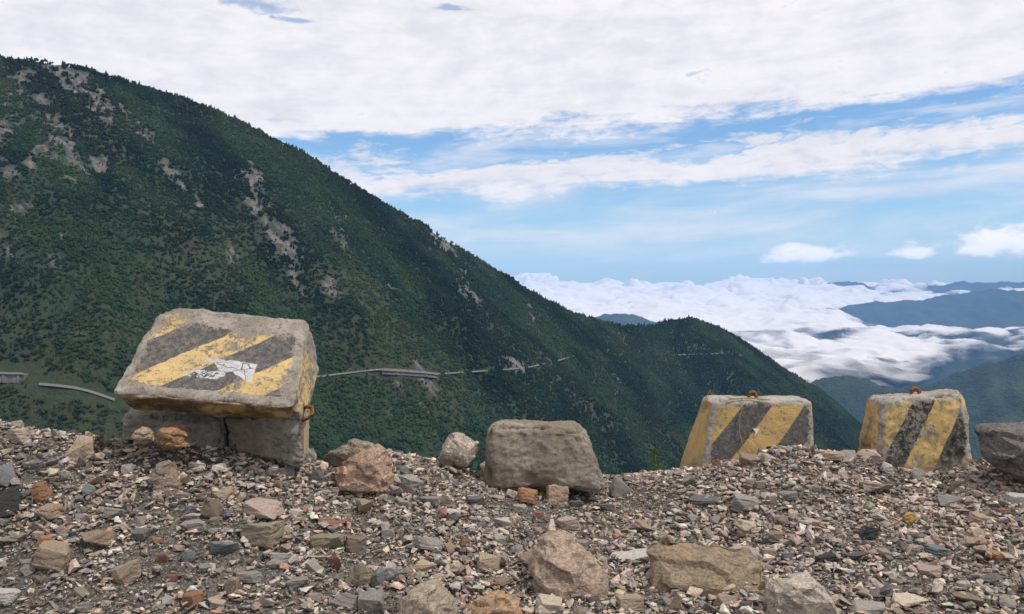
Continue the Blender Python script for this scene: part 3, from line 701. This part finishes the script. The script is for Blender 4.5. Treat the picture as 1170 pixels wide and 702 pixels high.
# small green sprig on the crest
m_leaf, t, b = material('sprig_leaf'); b.inputs['Base Color'].default_value = (.10, .17, .03, 1)
sg = empty('sprig', tuple(np.ravel(P(750, 542, 6.05)))); tag(sg, 'tiny green sprig growing on the crest beside the grey banded barrier', 'plant')
top_ = [tuple(np.ravel(P(*p))) for p in ((750, 546, 6.05), (750, 532, 6.05), (748, 519, 6.04))]
tube('stem', top_, .003, m_leaf, 6, sg)
for (lx, ly, dx_, dy_) in ((750,538,-7,-3),(750,535,7,-4),(750,530,-6,-5),(749,527,6,-4),(749,523,-5,-4),(748,520,4,-5),(748,520,-2,-6)):
    a_ = np.ravel(P(lx, ly, 6.05)); c_ = np.ravel(P(lx + dx_, ly + dy_, 6.0)); mid_ = (a_ + c_) / 2; n_ = np.array([-(c_ - a_)[2], .02, (c_ - a_)[0]]) * .28
    plate('leaf', [tuple(a_), tuple(mid_ + n_), tuple(c_), tuple(mid_ - n_)], .0015, m_leaf, sg)

# ------------------------------------------------------------------ the mountain across the valley
RD = np.array([(-420,20,780),(-250,42,810),(-100,58,850),(0,66,900),(60,71,915),(110,83,930),(160,97,950),(210,113,970),(250,127,985),(280,143,1000),(310,158,1010),(340,170,1025),(380,197,1045),(420,220,1070),(460,245,1095),(500,267,1120),(540,292,1150),(580,316,1180),(620,342,1220),(660,360,1260),(700,372,1310),(740,374,1350),(765,368,1375),(790,364,1400),(820,373,1425),(850,390,1440),(900,424,1480),(930,441,1500),(960,464,1520),(985,493,1540),(1010,520,1560),(1060,565,1600),(1150,640,1700)], float)
R3 = P(RD[:, 0], RD[:, 1], RD[:, 2])
AX = np.array([.882, .471]); NX = np.array([.471, -.882])        # along the ridge, and down towards us
rs = R3[:, :2] @ AX; rd = R3[:, :2] @ NX
def mountain_z(x, y):
    s = x * AX[0] + y * AX[1]; dd = x * NX[0] + y * NX[1]
    zr = np.interp(s, rs, R3[:, 2]); d0 = np.interp(s, rs, rd)
    d = dd - d0
    dn = np.maximum(d, 0)
    warp = 45 * fbm(x / 260, y / 260, 3.0, 3)
    g = ridged((s + warp - .18 * dn) / 330, dn / 1500 + 2, 4)
    ampl = sstep(0, 260, dn)
    z = zr - .70 * dn - .06 * dn * sstep(250, 600, dn) + ampl * (72 * (g - .35)) + 12 * ampl * fbm(x / 80, y / 80, .7, 4) + 22 * ampl * (ridged((s + .6 * warp - .25 * dn) / 120, dn / 700 + 5, 3) - .3) + 2.5 * fbm(x / 24, y / 24, .2, 3)
    z = z - .85 * np.maximum(-d, 0)
    return z, s, d
ss_ = np.arange(rs[0], rs[-1], 6.0); ds_ = np.concatenate([np.arange(-260, -20, 24), np.arange(-20, 800, 6.0)])
SS, DD = np.meshgrid(ss_, ds_, indexing='ij')
d0 = np.interp(SS, rs, rd); Q = SS[..., None] * AX + (DD + d0)[..., None] * NX
MX, MY = Q[..., 0], Q[..., 1]; MZ, _, _ = mountain_z(MX, MY)
SCARS = [((283,203),(296,225),(306,245),(318,265),(330,288),(342,308),(352,326),22,9),((368,318),(382,342),8,6),((506,268),(520,296),(532,322),(547,348),15,11),((490,262),(512,276),6,9),((594,352),(614,382),7,4),
 ((58,74),(88,98),20,22),((95,98),(120,122),14,18),((36,88),(8,112),12,12),((40,112),(48,122),12,9),((142,118),(150,130),(172,156),9,12),((-5,150),(14,140),(34,134),24,16),((60,146),(78,172),(96,190),24,20),((20,196),(48,172),16,20),((108,182),(118,192),20,16),((0,180),(10,215),10,8),((80,200),(60,214),8,8),
 ((172,178),(175,196),4,4),((184,188),(200,202),(222,226),8,11),((258,226),(268,246),6,4),((262,272),(274,300),5,5),((5,236),(40,222),(72,206),6,6),((70,270),(66,300),5,4),((108,100),(110,128),5,4),
 ((447,424),(452,440),(455,472),5,3),((482,428),(498,446),(486,466),9,5),((576,404),(590,416),9,14),((640,408),(656,404),4,5),((700,372),(716,384),4,3),((705,430),(700,452),4,3),((10,262),(14,300),5,5),((820,400),(846,404),3,3),((785,398),(800,401),3,4),((828,425),(838,440),5,4),((55,330),(62,350),8,7),((135,355),(150,380),6,4),((0,268),(5,292),6,6),((380,250),(400,290),5,4),((430,300),(446,330),4,4),((610,350),(618,364),4,3)]
def scar_mask(x, y, z):
    px_, py_ = proj(x, y, z); m_ = np.zeros(np.shape(px_))
    jx = 13 * fbm(x / 34, y / 34, 1.1, 5, .6); jy = 13 * fbm(x / 34 + 9, y / 34, 4.1, 5, .6)
    X_, Y_ = px_ + jx, py_ + jy
    for sca in SCARS:
        w0, w1 = sca[-2:]; pts = sca[:-2]
        for i in range(len(pts) - 1):
            (ax, ay), (bx, by) = pts[i], pts[i + 1]
            tt = np.clip(((X_ - ax) * (bx - ax) + (Y_ - ay) * (by - ay)) / ((bx - ax) ** 2 + (by - ay) ** 2 + 1e-6), 0, 1)
            k = (i + tt) / (len(pts) - 1); wd = (w0 + (w1 - w0) * k) * .62
            dist = np.hypot(X_ - ax - tt * (bx - ax), Y_ - ay - tt * (by - ay))
            m_ = np.maximum(m_, sstep(wd * 1.15, wd * .75, dist))
    return m_ * sstep(-.25, .25, fbm(x / 16, y / 16, 9.1, 4, .6) + .46) * sstep(-.35, .2, fbm((x * AX[0] + y * AX[1]) / 9, (x * NX[0] + y * NX[1]) / 55, 6.1, 3) + .34)
MS_ = scar_mask(MX, MY, MZ)
MZ = MZ + MS_ * (5.0 * fbm(MX / 17, MY / 17, 3.3, 4, .65) - 1.5)
grassy = sstep(.05, .5, fbm(MX / 90, MY / 90, 7.7, 4) + .35 * sstep(-150, -700, MX))
m_mt, t, b = material('mountain_ground')
pos = t('ShaderNodeNewGeometry').outputs['Position']
rk = t.attr('rock').outputs['Fac']; gr_ = t.attr('grassy').outputs['Fac']
n1 = t.noise(pos, .05, 6, .6); n2 = t.noise(pos, .25, 6, .7); n3 = t.noise(t('ShaderNodeMapping', {'Vector': pos, 'Scale': (.12, .12, .04)}).outputs[0], 1.0, 6, .65)
veg = t.mix(t.ss(n1, .35, .65), (.024, .046, .021), (.036, .060, .026))
veg = t.mix(t.m('MULTIPLY', gr_, t.ss(n2, .35, .6)), veg, (.055, .060, .028))
rock = t.mix(t.ss(n3, .40, .62), (.080, .074, .070), (.235, .208, .182))
rock = t.mix(t.ss(n2, .5, .66, 0, .8), rock, (.055, .055, .05))  # dark blotches paint a shadowed tone into the scar rock
t.l.new(t.mix(t.m('MULTIPLY', rk, t.ss(n2, .3, .45, .5, 1)), veg, rock), b.inputs['Base Color']); bump(t, b, t.m('ADD', n2, n3), 1.0, 4.0)
tag(mesh_np('mountain', np.stack([MX, MY, MZ], -1).reshape(-1, 3), grid_faces(len(ss_), len(ds_)), m_mt, True,
    {'rock': ('FLOAT', MS_.ravel()), 'grassy': ('FLOAT', grassy.ravel())}), 'steep forested mountainside with bare rock scars', 'mountain', kind='structure')

def march(px_, py_, Y0=120, Y1=2200):
    Ys = np.linspace(Y0, Y1, 4000); a, b_ = ray(px_, py_)
    z = mountain_z(a * Ys, Ys)[0]; d = EYE + b_ * Ys - z
    k = np.argmax(d < 0) if (d < 0).any() else np.argmin(np.abs(d))
    return np.array([a * Ys[k], Ys[k], EYE + b_ * Ys[k]])
# roads cut into it
m_road, t, b = material('road_concrete'); nn = t.noise(t('ShaderNodeNewGeometry').outputs['Position'], .4, 5)
t.l.new(t.mix(t.ss(nn, .35, .65), (.10, .098, .092), (.17, .165, .155)), b.inputs['Base Color'])
m_road2, t, b = material('pale_road'); b.inputs['Base Color'].default_value = (.16, .155, .145, 1)
ROADP = []
def densify(pp, step=6):
    out = []
    for (a, b_) in zip(pp[:-1], pp[1:]):
        n = max(2, int(math.hypot(b_[0] - a[0], b_[1] - a[1]) / step))
        out += [(a[0] + (b_[0] - a[0]) * i / n, a[1] + (b_[1] - a[1]) * i / n) for i in range(n)]
    return out + [pp[-1]]
def road(pp, width, wall_h, name, label):
    C_ = np.array([march(*p) for p in densify(pp)])
    for _ in range(3): C_[1:-1] = (C_[:-2] + 2 * C_[1:-1] + C_[2:]) / 4
    ROADP.append((C_, 4.5 if width > 3 else 2.4))
    tg = np.gradient(C_[:, :2], axis=0); tg /= np.linalg.norm(tg, axis=1)[:, None]
    nr = np.c_[tg[:, 1], -tg[:, 0]]; nr *= np.sign((nr * NX).sum(1))[:, None]
    def off(dist, dz): return np.c_[C_[:, :2] + nr * dist, C_[:, 2] + dz]
    # road bed: inner edge in the hill, outer edge carried by a low wall
    prof = [off(-width * .8, .4), off(width * .3, .5), off(width * .3, 1.0), off(width * .3 + .3, 1.0), off(width * .3 + 1.3, -wall_h), off(-width * .8, -wall_h)]
    n = len(C_); V = np.stack(prof, 1).reshape(-1, 3); k = len(prof); Fc = []
    for i in range(n - 1):
        for j in range(k): Fc.append((i * k + j, i * k + (j + 1) % k, (i + 1) * k + (j + 1) % k, (i + 1) * k + j))
    o = mesh_np(name, V, np.array(Fc), m_road2 if width > 3 else m_road); tag(o, label, 'road', kind='structure'); return o
road([(46,439),(70,441),(92,444),(112,450),(132,457)], 3.2, .4, 'road', 'pale mountain road ending at the toppled barrier')
road([(352,432),(385,428),(410,425),(436,422),(470,424),(500,428),(540,425),(575,423),(605,420),(625,415),(640,412),(655,407)], 2.2, .2, 'road', 'thin pale road across the middle of the forested slope')
road([(770,406),(800,405),(830,404),(852,407)], 1.6, .0, 'road', 'faint road across the far spur')
# retaining wall with buttresses at the left edge, and the gallery over the slide
def wall(pp, h, name, label, nbut, rail=False):
    C_ = np.array([march(*p) for p in densify(pp, 3)]); C_[1:-1] = (C_[:-2] + 2 * C_[1:-1] + C_[2:]) / 4
    zt = C_[:, 2].copy(); ROADP.append((C_, h * 1.2))
    tg = np.gradient(C_[:, :2], axis=0); tg /= np.linalg.norm(tg, axis=1)[:, None]
    nr = np.c_[tg[:, 1], -tg[:, 0]]; nr *= np.sign((nr * NX).sum(1))[:, None]
    root = empty(name, tuple(C_[len(C_) // 2] - np.array([0, 0, h]))); tag(root, label, 'wall')
    def sheet(nm, d0_, d1_, z0, z1, mat):
        prof = [np.c_[C_[:, :2] + nr * d0_, zt + z1], np.c_[C_[:, :2] + nr * d1_, zt + z1], np.c_[C_[:, :2] + nr * (d1_ + .6), zt + z0], np.c_[C_[:, :2] + nr * d0_, zt + z0]]
        V = np.stack(prof, 1).reshape(-1, 3); Fc = [(i * 4 + j, i * 4 + (j + 1) % 4, (i + 1) * 4 + (j + 1) % 4, (i + 1) * 4 + j) for i in range(len(C_) - 1) for j in range(4)]
        Fc += [(0, 1, 2, 3), tuple((len(C_) - 1) * 4 + j for j in (3, 2, 1, 0))]
        return child(mesh_np(nm, V, np.array(Fc), mat), root)
    ov = h / .8
    sheet('wall_face', -3, ov, -h, 0, m_wall); sheet('parapet', ov - .3, ov + .5, .003, 1.1, m_road2)
    for k in range(nbut):
        i = int((k + .6) / nbut * (len(C_) - 1)); c = C_[i]; tv, nv = tg[i], nr[i]
        bm = bmesh.new()
        vs = [bm.verts.new((c[0] + tv[0] * a + nv[0] * d_, c[1] + tv[1] * a + nv[1] * d_, zt[i] + zz)) for zz, dz in ((-h, 1.2), (-.05, 0)) for a, d_ in ((-.6, ov - .5), (.6, ov - .5), (.6, ov + .4 + dz), (-.6, ov + .4 + dz))]
        for f in ((3,2,1,0), (4,5,6,7), (0,1,5,4), (1,2,6,5), (2,3,7,6), (3,0,4,7)): bm.faces.new([vs[q] for q in f])
        bmesh.ops.recalc_face_normals(bm, faces=bm.faces)
        me = bpy.data.meshes.new('buttress'); bm.to_mesh(me); bm.free(); me.materials.append(m_road); o = bpy.data.objects.new('buttress', me); COL.objects.link(o); child(o, root)
m_wall, t, b = material('retaining_wall'); nn = t.noise(t('ShaderNodeNewGeometry').outputs['Position'], .35, 6, .6)
t.l.new(t.mix(t.ss(nn, .35, .65), (.12, .10, .105), (.20, .17, .165)), b.inputs['Base Color'])
wall([(-40,427),(0,426.5),(18,426.5),(34,427)], 5.5, 'retaining_wall', 'dark retaining wall with a pale parapet carrying the road on the forested slope', 3)
wall([(436,423),(460,424.5),(480,426),(496,428.5)], 3.0, 'retaining_wall', 'low pinkish retaining wall above the narrow landslide chute', 2)

# forest -------------------------------------------------------------
m_tree, t, b = material('forest_foliage')
oi = t('ShaderNodeObjectInfo'); rnd = oi.outputs['Random']; pos = t('ShaderNodeNewGeometry').outputs['Position']
tint = t.attr('tint', 'INSTANCER').outputs['Color']
pn_ = t.noise(pos, .9, 3, .7)
c = t.mix(1.0, tint, t.mix(rnd, (.66, .70, .74), (1.12, 1.09, 1.0)), 'MULTIPLY')
c = t.mix(t.ss(pn_, .4, .65, 0, .4), c, t.mix(1.0, c, (1.6, 1.5, 1.2), 'MULTIPLY'))
t.l.new(c, b.inputs['Base Color']); b.inputs['Specular IOR Level'].default_value = .1
m_bark, t, b = material('bark'); b.inputs['Base Color'].default_value = (.06, .045, .035, 1)
tcol = bpy.data.collections.new('tree_kinds')
def tree_proto(kind, k):
    r = np.random.default_rng(50 + k)
    if kind == 'round':
        lobes = [(r.normal(0, .32, 3) * (1, 1, .6) + (0, 0, .75), r.uniform(.38, .62)) for _ in range(6)] + [(np.array([0, 0, .75]), .62)]
        H = 1.35
    else:
        H = 2.3; lobes = [(np.array([0, 0, .35 + 1.75 * f]) + r.normal(0, .05, 3), .60 * (1 - f) ** .8 + .06) for f in np.linspace(0, 1, 7)]
    V, Fc = [], []
    bm = bmesh.new()
    for c, rad in lobes:                                     # dark heart of each clump
        res = bmesh.ops.create_icosphere(bm, subdivisions=1, radius=rad * .8)
        for v_ in res['verts']: v_.co = Vector(c) + v_.co * (1 + .2 * r.normal())
    n = 260 if kind == 'round' else 230
    for i in range(n):
        c, rad = lobes[r.integers(len(lobes))]
        d = r.normal(size=3); d[2] = abs(d[2]) * .9 - .25; d /= np.linalg.norm(d)
        p = Vector(c + d * rad * r.uniform(.8, 1.1)); nrm = Vector(d + r.normal(0, .55, 3)).normalized()
        u = nrm.cross(Vector((.3, .1, 1))).normalized(); w_ = nrm.cross(u); s = r.uniform(.09, .2)
        if kind != 'round': s *= .8
        bm.faces.new([bm.verts.new(p + u * s), bm.verts.new(p + w_ * s * .7), bm.verts.new(p - u * s), bm.verts.new(p - w_ * s * .7)])
    nf = len(bm.faces)
    res = bmesh.ops.create_cone(bm, segments=6, radius1=.09, radius2=.03, depth=1.0, cap_ends=False)
    for v_ in res['verts']: v_.co.z += .2
    bm.faces.ensure_lookup_table()
    for f in bm.faces[nf:]: f.material_index = 1
    me = bpy.data.meshes.new(kind + '_tree'); bm.to_mesh(me); bm.free(); me.materials.append(m_tree); me.materials.append(m_bark)
    o = bpy.data.objects.new(kind + '_tree', me); tcol.objects.link(o); o.location = (0, 0, 0)
for k in range(5): tree_proto('round', k)
for k in range(3): tree_proto('spire', 10 + k)
NT_ = 300000
s_r = rng.uniform(rs[0], rs[-1] - 60, NT_); d_r = rng.uniform(-30, 640, NT_)
q = s_r[:, None] * AX + (d_r + np.interp(s_r, rs, rd))[:, None] * NX
tx, ty = q[:, 0], q[:, 1]; tz, _, _ = mountain_z(tx, ty)
ppx, ppy = proj(tx, ty, tz)
keep = (ppx > -260) & (ppx < 1400) & (ppy < 720)
sm_ = scar_mask(tx, ty, tz)
keep &= rng.random(NT_) > sm_ * .95
gz = sstep(.05, .5, fbm(tx / 90, ty / 90, 7.7, 4) + .35 * sstep(-150, -700, tx))
keep &= rng.random(NT_) > gz * .25
for C_, clr in ROADP:
    dm = np.full(NT_, 1e9); dz_ = np.zeros(NT_)
    for p in C_:
        dd_ = np.hypot(tx - p[0], ty - p[1]); up_ = (tx - p[0]) * NX[0] + (ty - p[1]) * NX[1]
        dm = np.minimum(dm, np.where(up_ > 0, dd_ / 1.7, dd_))        # clear the outer side wider so the road shows
    keep &= dm > clr
tx, ty, tz, ppx, ppy, gz = [a[keep] for a in (tx, ty, tz, ppx, ppy, gz)]
n = len(tx); print('trees', n)
dep_ = ty
size = rng.uniform(1.25, 2.9, n) * (.62 + .38 * sstep(450, 1050, ty)) * (.85 + .35 * sstep(-.2, .4, fbm(tx / 60, ty / 60, 2.9, 3)))
size *= np.where(rng.random(n) < .05, 1.35, 1)
con = rng.random(n) < (.18 + .35 * sstep(600, 1300, ty))
idx = np.where(con, rng.integers(5, 8, n), rng.integers(0, 5, n)).astype(np.int32)
pf1 = fbm(tx / 110, ty / 110, 4.4, 4); pf2 = fbm(tx / 35, ty / 35, 8.4, 3)
dkg, gg, ol, bl = np.array([.016, .037, .020]), np.array([.038, .072, .030]), np.array([.070, .080, .032]), np.array([.018, .045, .033])
s_t = tx * AX[0] + ty * AX[1]; d_t = tx * NX[0] + ty * NX[1] - np.interp(s_t, rs, rd)
strp = ridged((s_t + 30 * fbm(tx / 200, ty / 200, 3.0, 3) - .22 * d_t) / 110, d_t / 600 + 8, 3) - .3  # relief shading painted into the tint: spurs lighter, gullies darker
tn = dkg + (gg - dkg) * sstep(-.5, .5, pf1 + .5 * pf2 + 1.5 * strp)[:, None]
tn = tn + (bl - tn) * sstep(0, .5, fbm(tx / 160, ty / 160, 12.2, 3))[:, None] * .7  # blue-green patches, strengthened to put some haze into the foliage colour
tn = tn + (ol - tn) * (np.clip(gz * .5 + sstep(.25, .6, pf2) * .35, 0, 1) * (rng.random(n) < .6))[:, None]
tn = tn * (np.clip(.95 + .55 * strp + .35 * pf2, .55, 1.5))[:, None]
tn = np.where((rng.random(n) < .003)[:, None], np.array([.11, .075, .03]), tn)
fo = mesh_np('forest', np.stack([tx, ty, tz - .35 * size], -1), np.zeros((0, 3)), None, False,
             {'size': ('FLOAT', size), 'spin': ('FLOAT', rng.uniform(0, 6.28, n)), 'which': ('INT', idx), 'tint': ('FLOAT_COLOR', np.c_[tn, np.ones(n)])})
tag(fo, 'dense dark green forest covering the mountainside', 'forest', kind='stuff')
ng = bpy.data.node_groups.new('forest_scatter', 'GeometryNodeTree')
ng.interface.new_socket('Geometry', in_out='INPUT', socket_type='NodeSocketGeometry'); ng.interface.new_socket('Geometry', in_out='OUTPUT', socket_type='NodeSocketGeometry')
g = NT(ng)
gi, go = g('NodeGroupInput'), g('NodeGroupOutput')
ci = g('GeometryNodeCollectionInfo', {'Collection': tcol, 'Separate Children': True, 'Reset Children': True})
def na(name, typ): 
    nd = g('GeometryNodeInputNamedAttribute', data_type=typ); nd.inputs['Name'].default_value = name; return nd.outputs[0]
rot = g('ShaderNodeCombineXYZ', {2: na('spin', 'FLOAT')}).outputs[0]
m2p = g('GeometryNodeMeshToPoints', {'Mesh': gi.outputs[0]})
iop = g('GeometryNodeInstanceOnPoints', {'Points': m2p.outputs[0], 'Instance': ci.outputs[0], 'Pick Instance': True, 'Instance Index': na('which', 'INT'), 'Rotation': rot, 'Scale': na('size', 'FLOAT')})
ng.links.new(iop.outputs[0], go.inputs[0])
md = fo.modifiers.new('scatter', 'NODES'); md.node_group = ng

# ------------------------------------------------------------------ far hills, valley land, sea of clouds, air
HR = [  # ridge: distance, slope, [(px, py)...]
 (2350, .42, [(1010,520),(1060,505),(1100,490),(1130,478),(1170,464),(1300,430),(1500,400)]),
 (3000, .50, [(860,475),(900,452),(930,437),(950,431),(970,428),(990,433),(1010,442),(1050,458),(1100,475),(1300,520)]),
 (2900, .42, [(960,475),(1000,458),(1030,447),(1060,439),(1100,425),(1140,412),(1170,404),(1300,370),(1500,350)]),
 (5200, .38, [(500,440),(700,428),(850,424),(960,428),(1010,432),(1060,428),(1100,424),(1300,400)]),
 (6600, .40, [(1060,400),(1085,394),(1108,386),(1135,381),(1170,379),(1300,370),(1500,360)]),
 (9000, .34, [(880,372),(940,360),(975,347),(1000,344),(1050,343),(1080,338),(1100,334),(1130,330),(1150,332),(1170,331),(1250,325),(1500,330)]),
 (11800,.34, [(980,346),(1010,336),(1040,333),(1060,329),(1080,325),(1100,322),(1130,323),(1170,321),(1300,318),(1500,322)]),
 (12400,.40, [(880,345),(930,330),(945,323),(960,321),(985,323),(998,329),(1012,336),(1060,350)]),
 (6200, .30, [(600,380),(660,366),(690,359),(715,358),(740,364),(800,385)])]
def hills_z(x, y):
    r = np.hypot(x, y); az_ = np.arctan2(x, y); px_ = CX + F * np.tan(np.clip(az_, -1.2, 1.2))
    z = np.full(np.shape(x), -760.0)
    for i, (D, sl, pts) in enumerate(HR):
        pts = np.array(pts, float); ca = 1 / np.cos(np.clip(az_, -1.2, 1.2))
        py_ = np.interp(px_, pts[:, 0], pts[:, 1], left=pts[0, 1] + 40, right=pts[-1, 1])
        zk = EYE + (HOR - py_) / F * D
        k = D / 4000
        dr = y - D - 250 * k * fbm(px_ / 90, i * 3.3, .5, 3)
        g = ridged((px_ * D / F + .5 * dr) / (260 * k), dr / (900 * k) + i, 4)
        side = sstep(0, 500 * k, np.abs(dr))
        z = np.maximum(z, zk - sl * np.abs(dr) + side * 60 * k * (g - .4) + (8 + 8 * k) * fbm(x / (90 * k), y / (90 * k), i, 3))
    return z
azs = np.linspace(-.45, .72, 470); rr_ = np.geomspace(1850, 14200, 310)
A_, R_ = np.meshgrid(azs, rr_, indexing='ij'); HX, HY = R_ * np.sin(A_), R_ * np.cos(A_)
HZ = hills_z(HX, HY)
m_hill, t, b = material('distant_forest_hills')
pos = t('ShaderNodeNewGeometry').outputs['Position']
n1 = t.noise(pos, .004, 6, .6); n2 = t.noise(pos, .03, 6, .75); n3 = t('ShaderNodeTexVoronoi', {'Vector': pos, 'Scale': .09}).outputs['Distance']
c = t.mix(t.ss(n1, .38, .62), (.014, .030, .015), (.034, .058, .022)); c = t.mix(t.ss(n2, .45, .62, 0, .7), c, (.016, .030, .016))
c = t.mix(t.ss(t.m('MULTIPLY', n1, n2), .36, .42, 0, .6), c, (.16, .14, .10))
t.l.new(c, b.inputs['Base Color']); bump(t, b, t.m('ADD', t.m('MULTIPLY', n2, 1.2), n3), 1.0, 9.0)
tag(mesh_np('hills', np.stack([HX, HY, HZ], -1).reshape(-1, 3), grid_faces(len(azs), len(rr_)), m_hill, True), kind='structure')
vz = -765.0
vg = 14500
tag(mesh_np('valley_land', np.array([(-vg, -3000, vz), (vg, -3000, vz), (vg, vg, vz), (-vg, vg, vz)]), np.array([[0, 1, 2, 3]]), m_hill), kind='structure')

m_cl, t, b = material('cloud_sea')
b.inputs['Base Color'].default_value = (.655, .625, .605, 1); b.inputs['Roughness'].default_value = 1; b.inputs['Specular IOR Level'].default_value = 0
pos = t('ShaderNodeNewGeometry').outputs['Position']; al = t.attr('cover').outputs['Fac']
n1 = t.noise(pos, .0045, 7, .65, .3); n2 = t.noise(pos, .0016, 5, .6)
alpha = t.ss(t.m('ADD', al, t.m('ADD', t.m('MULTIPLY', t.m('SUBTRACT', n1, .5), 1.0), t.m('MULTIPLY', t.m('SUBTRACT', n2, .5), .6))), .15, 1.0)
t.l.new(alpha, b.inputs['Alpha']); bump(t, b, n1, .25, 50.0)
CE = np.array([(-400,3600),(500,3600),(700,3600),(860,3700),(930,4000),(980,4400),(1030,4700),(1070,5200),(1110,5700),(1140,5700),(1170,5900),(1250,6800),(1500,9000)], float)
azc = np.linspace(-.55, .80, 640); rc = np.geomspace(3000, 14300, 420)
A_, R_ = np.meshgrid(azc, rc, indexing='ij'); KX, KY = R_ * np.sin(A_), R_ * np.cos(A_)
KP = CX + F * np.tan(A_)
hz = hills_z(KX[::2, ::2], KY[::2, ::2]); hz = np.repeat(np.repeat(hz, 2, 0), 2, 1)[:len(azc), :len(rc)]
for L in range(3):
    lo = np.interp(KY, [3000, 4200, 5500, 8000, 10500, 12500, 14300], [-440, -425, -395, -265, -110, 0, 92])
    lo = lo - sstep(930, 1040, KP) * (150 * sstep(6500, 8200, KY) * sstep(10600, 9400, KY) + 70 * sstep(11000, 13000, KY) * sstep(1060, 1120, KP))
    kk = KY / 5000
    wx, wy = KX + 160 * fbm(KX / 500, KY / 500, 1.5 + L, 3), KY + 160 * fbm(KX / 500, KY / 500, 7.5 + L, 3)
    big = np.abs(pn(wx / 1000, wy / 1400, 3 + L)); bil = np.abs(pn(wx / 430, wy / 430, 6 + L)); fin = np.abs(pn(wx / 190, wy / 190, 9 + L)); vf = np.abs(pn(wx / 85, wy / 85, 2 + L))
    KZ = lo + (L - 1) * 30 + (150 * big + 95 * bil + 36 * fin + 11 * vf - 98) * (.75 + .6 * sstep(7000, 12500, KY)) + 120 * sstep(10500, 13500, KY) * sstep(.05, .5, fbm(wx / 700, wy / 900, 1.9, 3)) + 50 * sstep(9000, 13500, KY) * fbm(KX / 900, KY / 900, 2.2, 3)
    edge_ = np.interp(KP, CE[:, 0], CE[:, 1]) + 500 * fbm(KX / 900, KY / 900, 5 + L, 3)
    cov_ = sstep(edge_ - 450, edge_ + 500, KY)
    cov_ = cov_ * sstep(-25, 130 + 10 * kk, KZ - hz + 40 * fbm(KX / 160, KY / 160, 4.4, 3))
    hole_ = sstep(.25, .6, fbm(KX / 1100 + 2, KY / 700, 8.8, 4)) * sstep(7500, 5000, KY) * .45
    cov_ = cov_ * (1 - hole_)
    ok = cov_ > .01
    Fc = grid_faces(len(azc), len(rc)); Fc = Fc[ok.ravel()[Fc].any(1)]
    o = mesh_np('cloud_sea', np.stack([KX, KY, KZ], -1).reshape(-1, 3), Fc, m_cl, True, {'cover': ('FLOAT', cov_.ravel())})
    tag(o, 'sea of white clouds filling the valley below the ridges', 'clouds', 'layers of the sea of clouds', 'stuff')

m_hz = bpy.data.materials.new('haze'); m_hz.use_nodes = True
nt = m_hz.node_tree; nt.nodes.clear(); t = NT(nt)
pv = t('ShaderNodeVolumePrincipled', {'Color': (.27, .53, 1.0, 1), 'Density': 5.8e-5, 'Anisotropy': 0.0}); out = t('ShaderNodeOutputMaterial')
t.l.new(pv.outputs[0], out.inputs['Volume'])
bx = np.array([(x_, y_, z_) for z_ in (vz - 1, 420) for x_, y_ in ((-15000, -3500), (15000, -3500), (15000, 15000), (-15000, 15000))], float)
o = mesh_np('haze', bx, np.array([(3,2,1,0), (4,5,6,7), (0,1,5,4), (1,2,6,5), (2,3,7,6), (3,0,4,7)]), m_hz)
tag(o, 'thin bluish haze in the air over the valleys', 'haze', kind='stuff')

# ------------------------------------------------------------------ render settings
sc.render.engine = 'CYCLES'
sc.view_settings.view_transform = 'Standard'; sc.view_settings.look = 'None'; sc.view_settings.exposure = .06; sc.view_settings.gamma = 1
sc.cycles.max_bounces = 6; sc.cycles.diffuse_bounces = 3; sc.cycles.transparent_max_bounces = 16; sc.cycles.volume_bounces = 1
sc.cycles.use_denoising = True
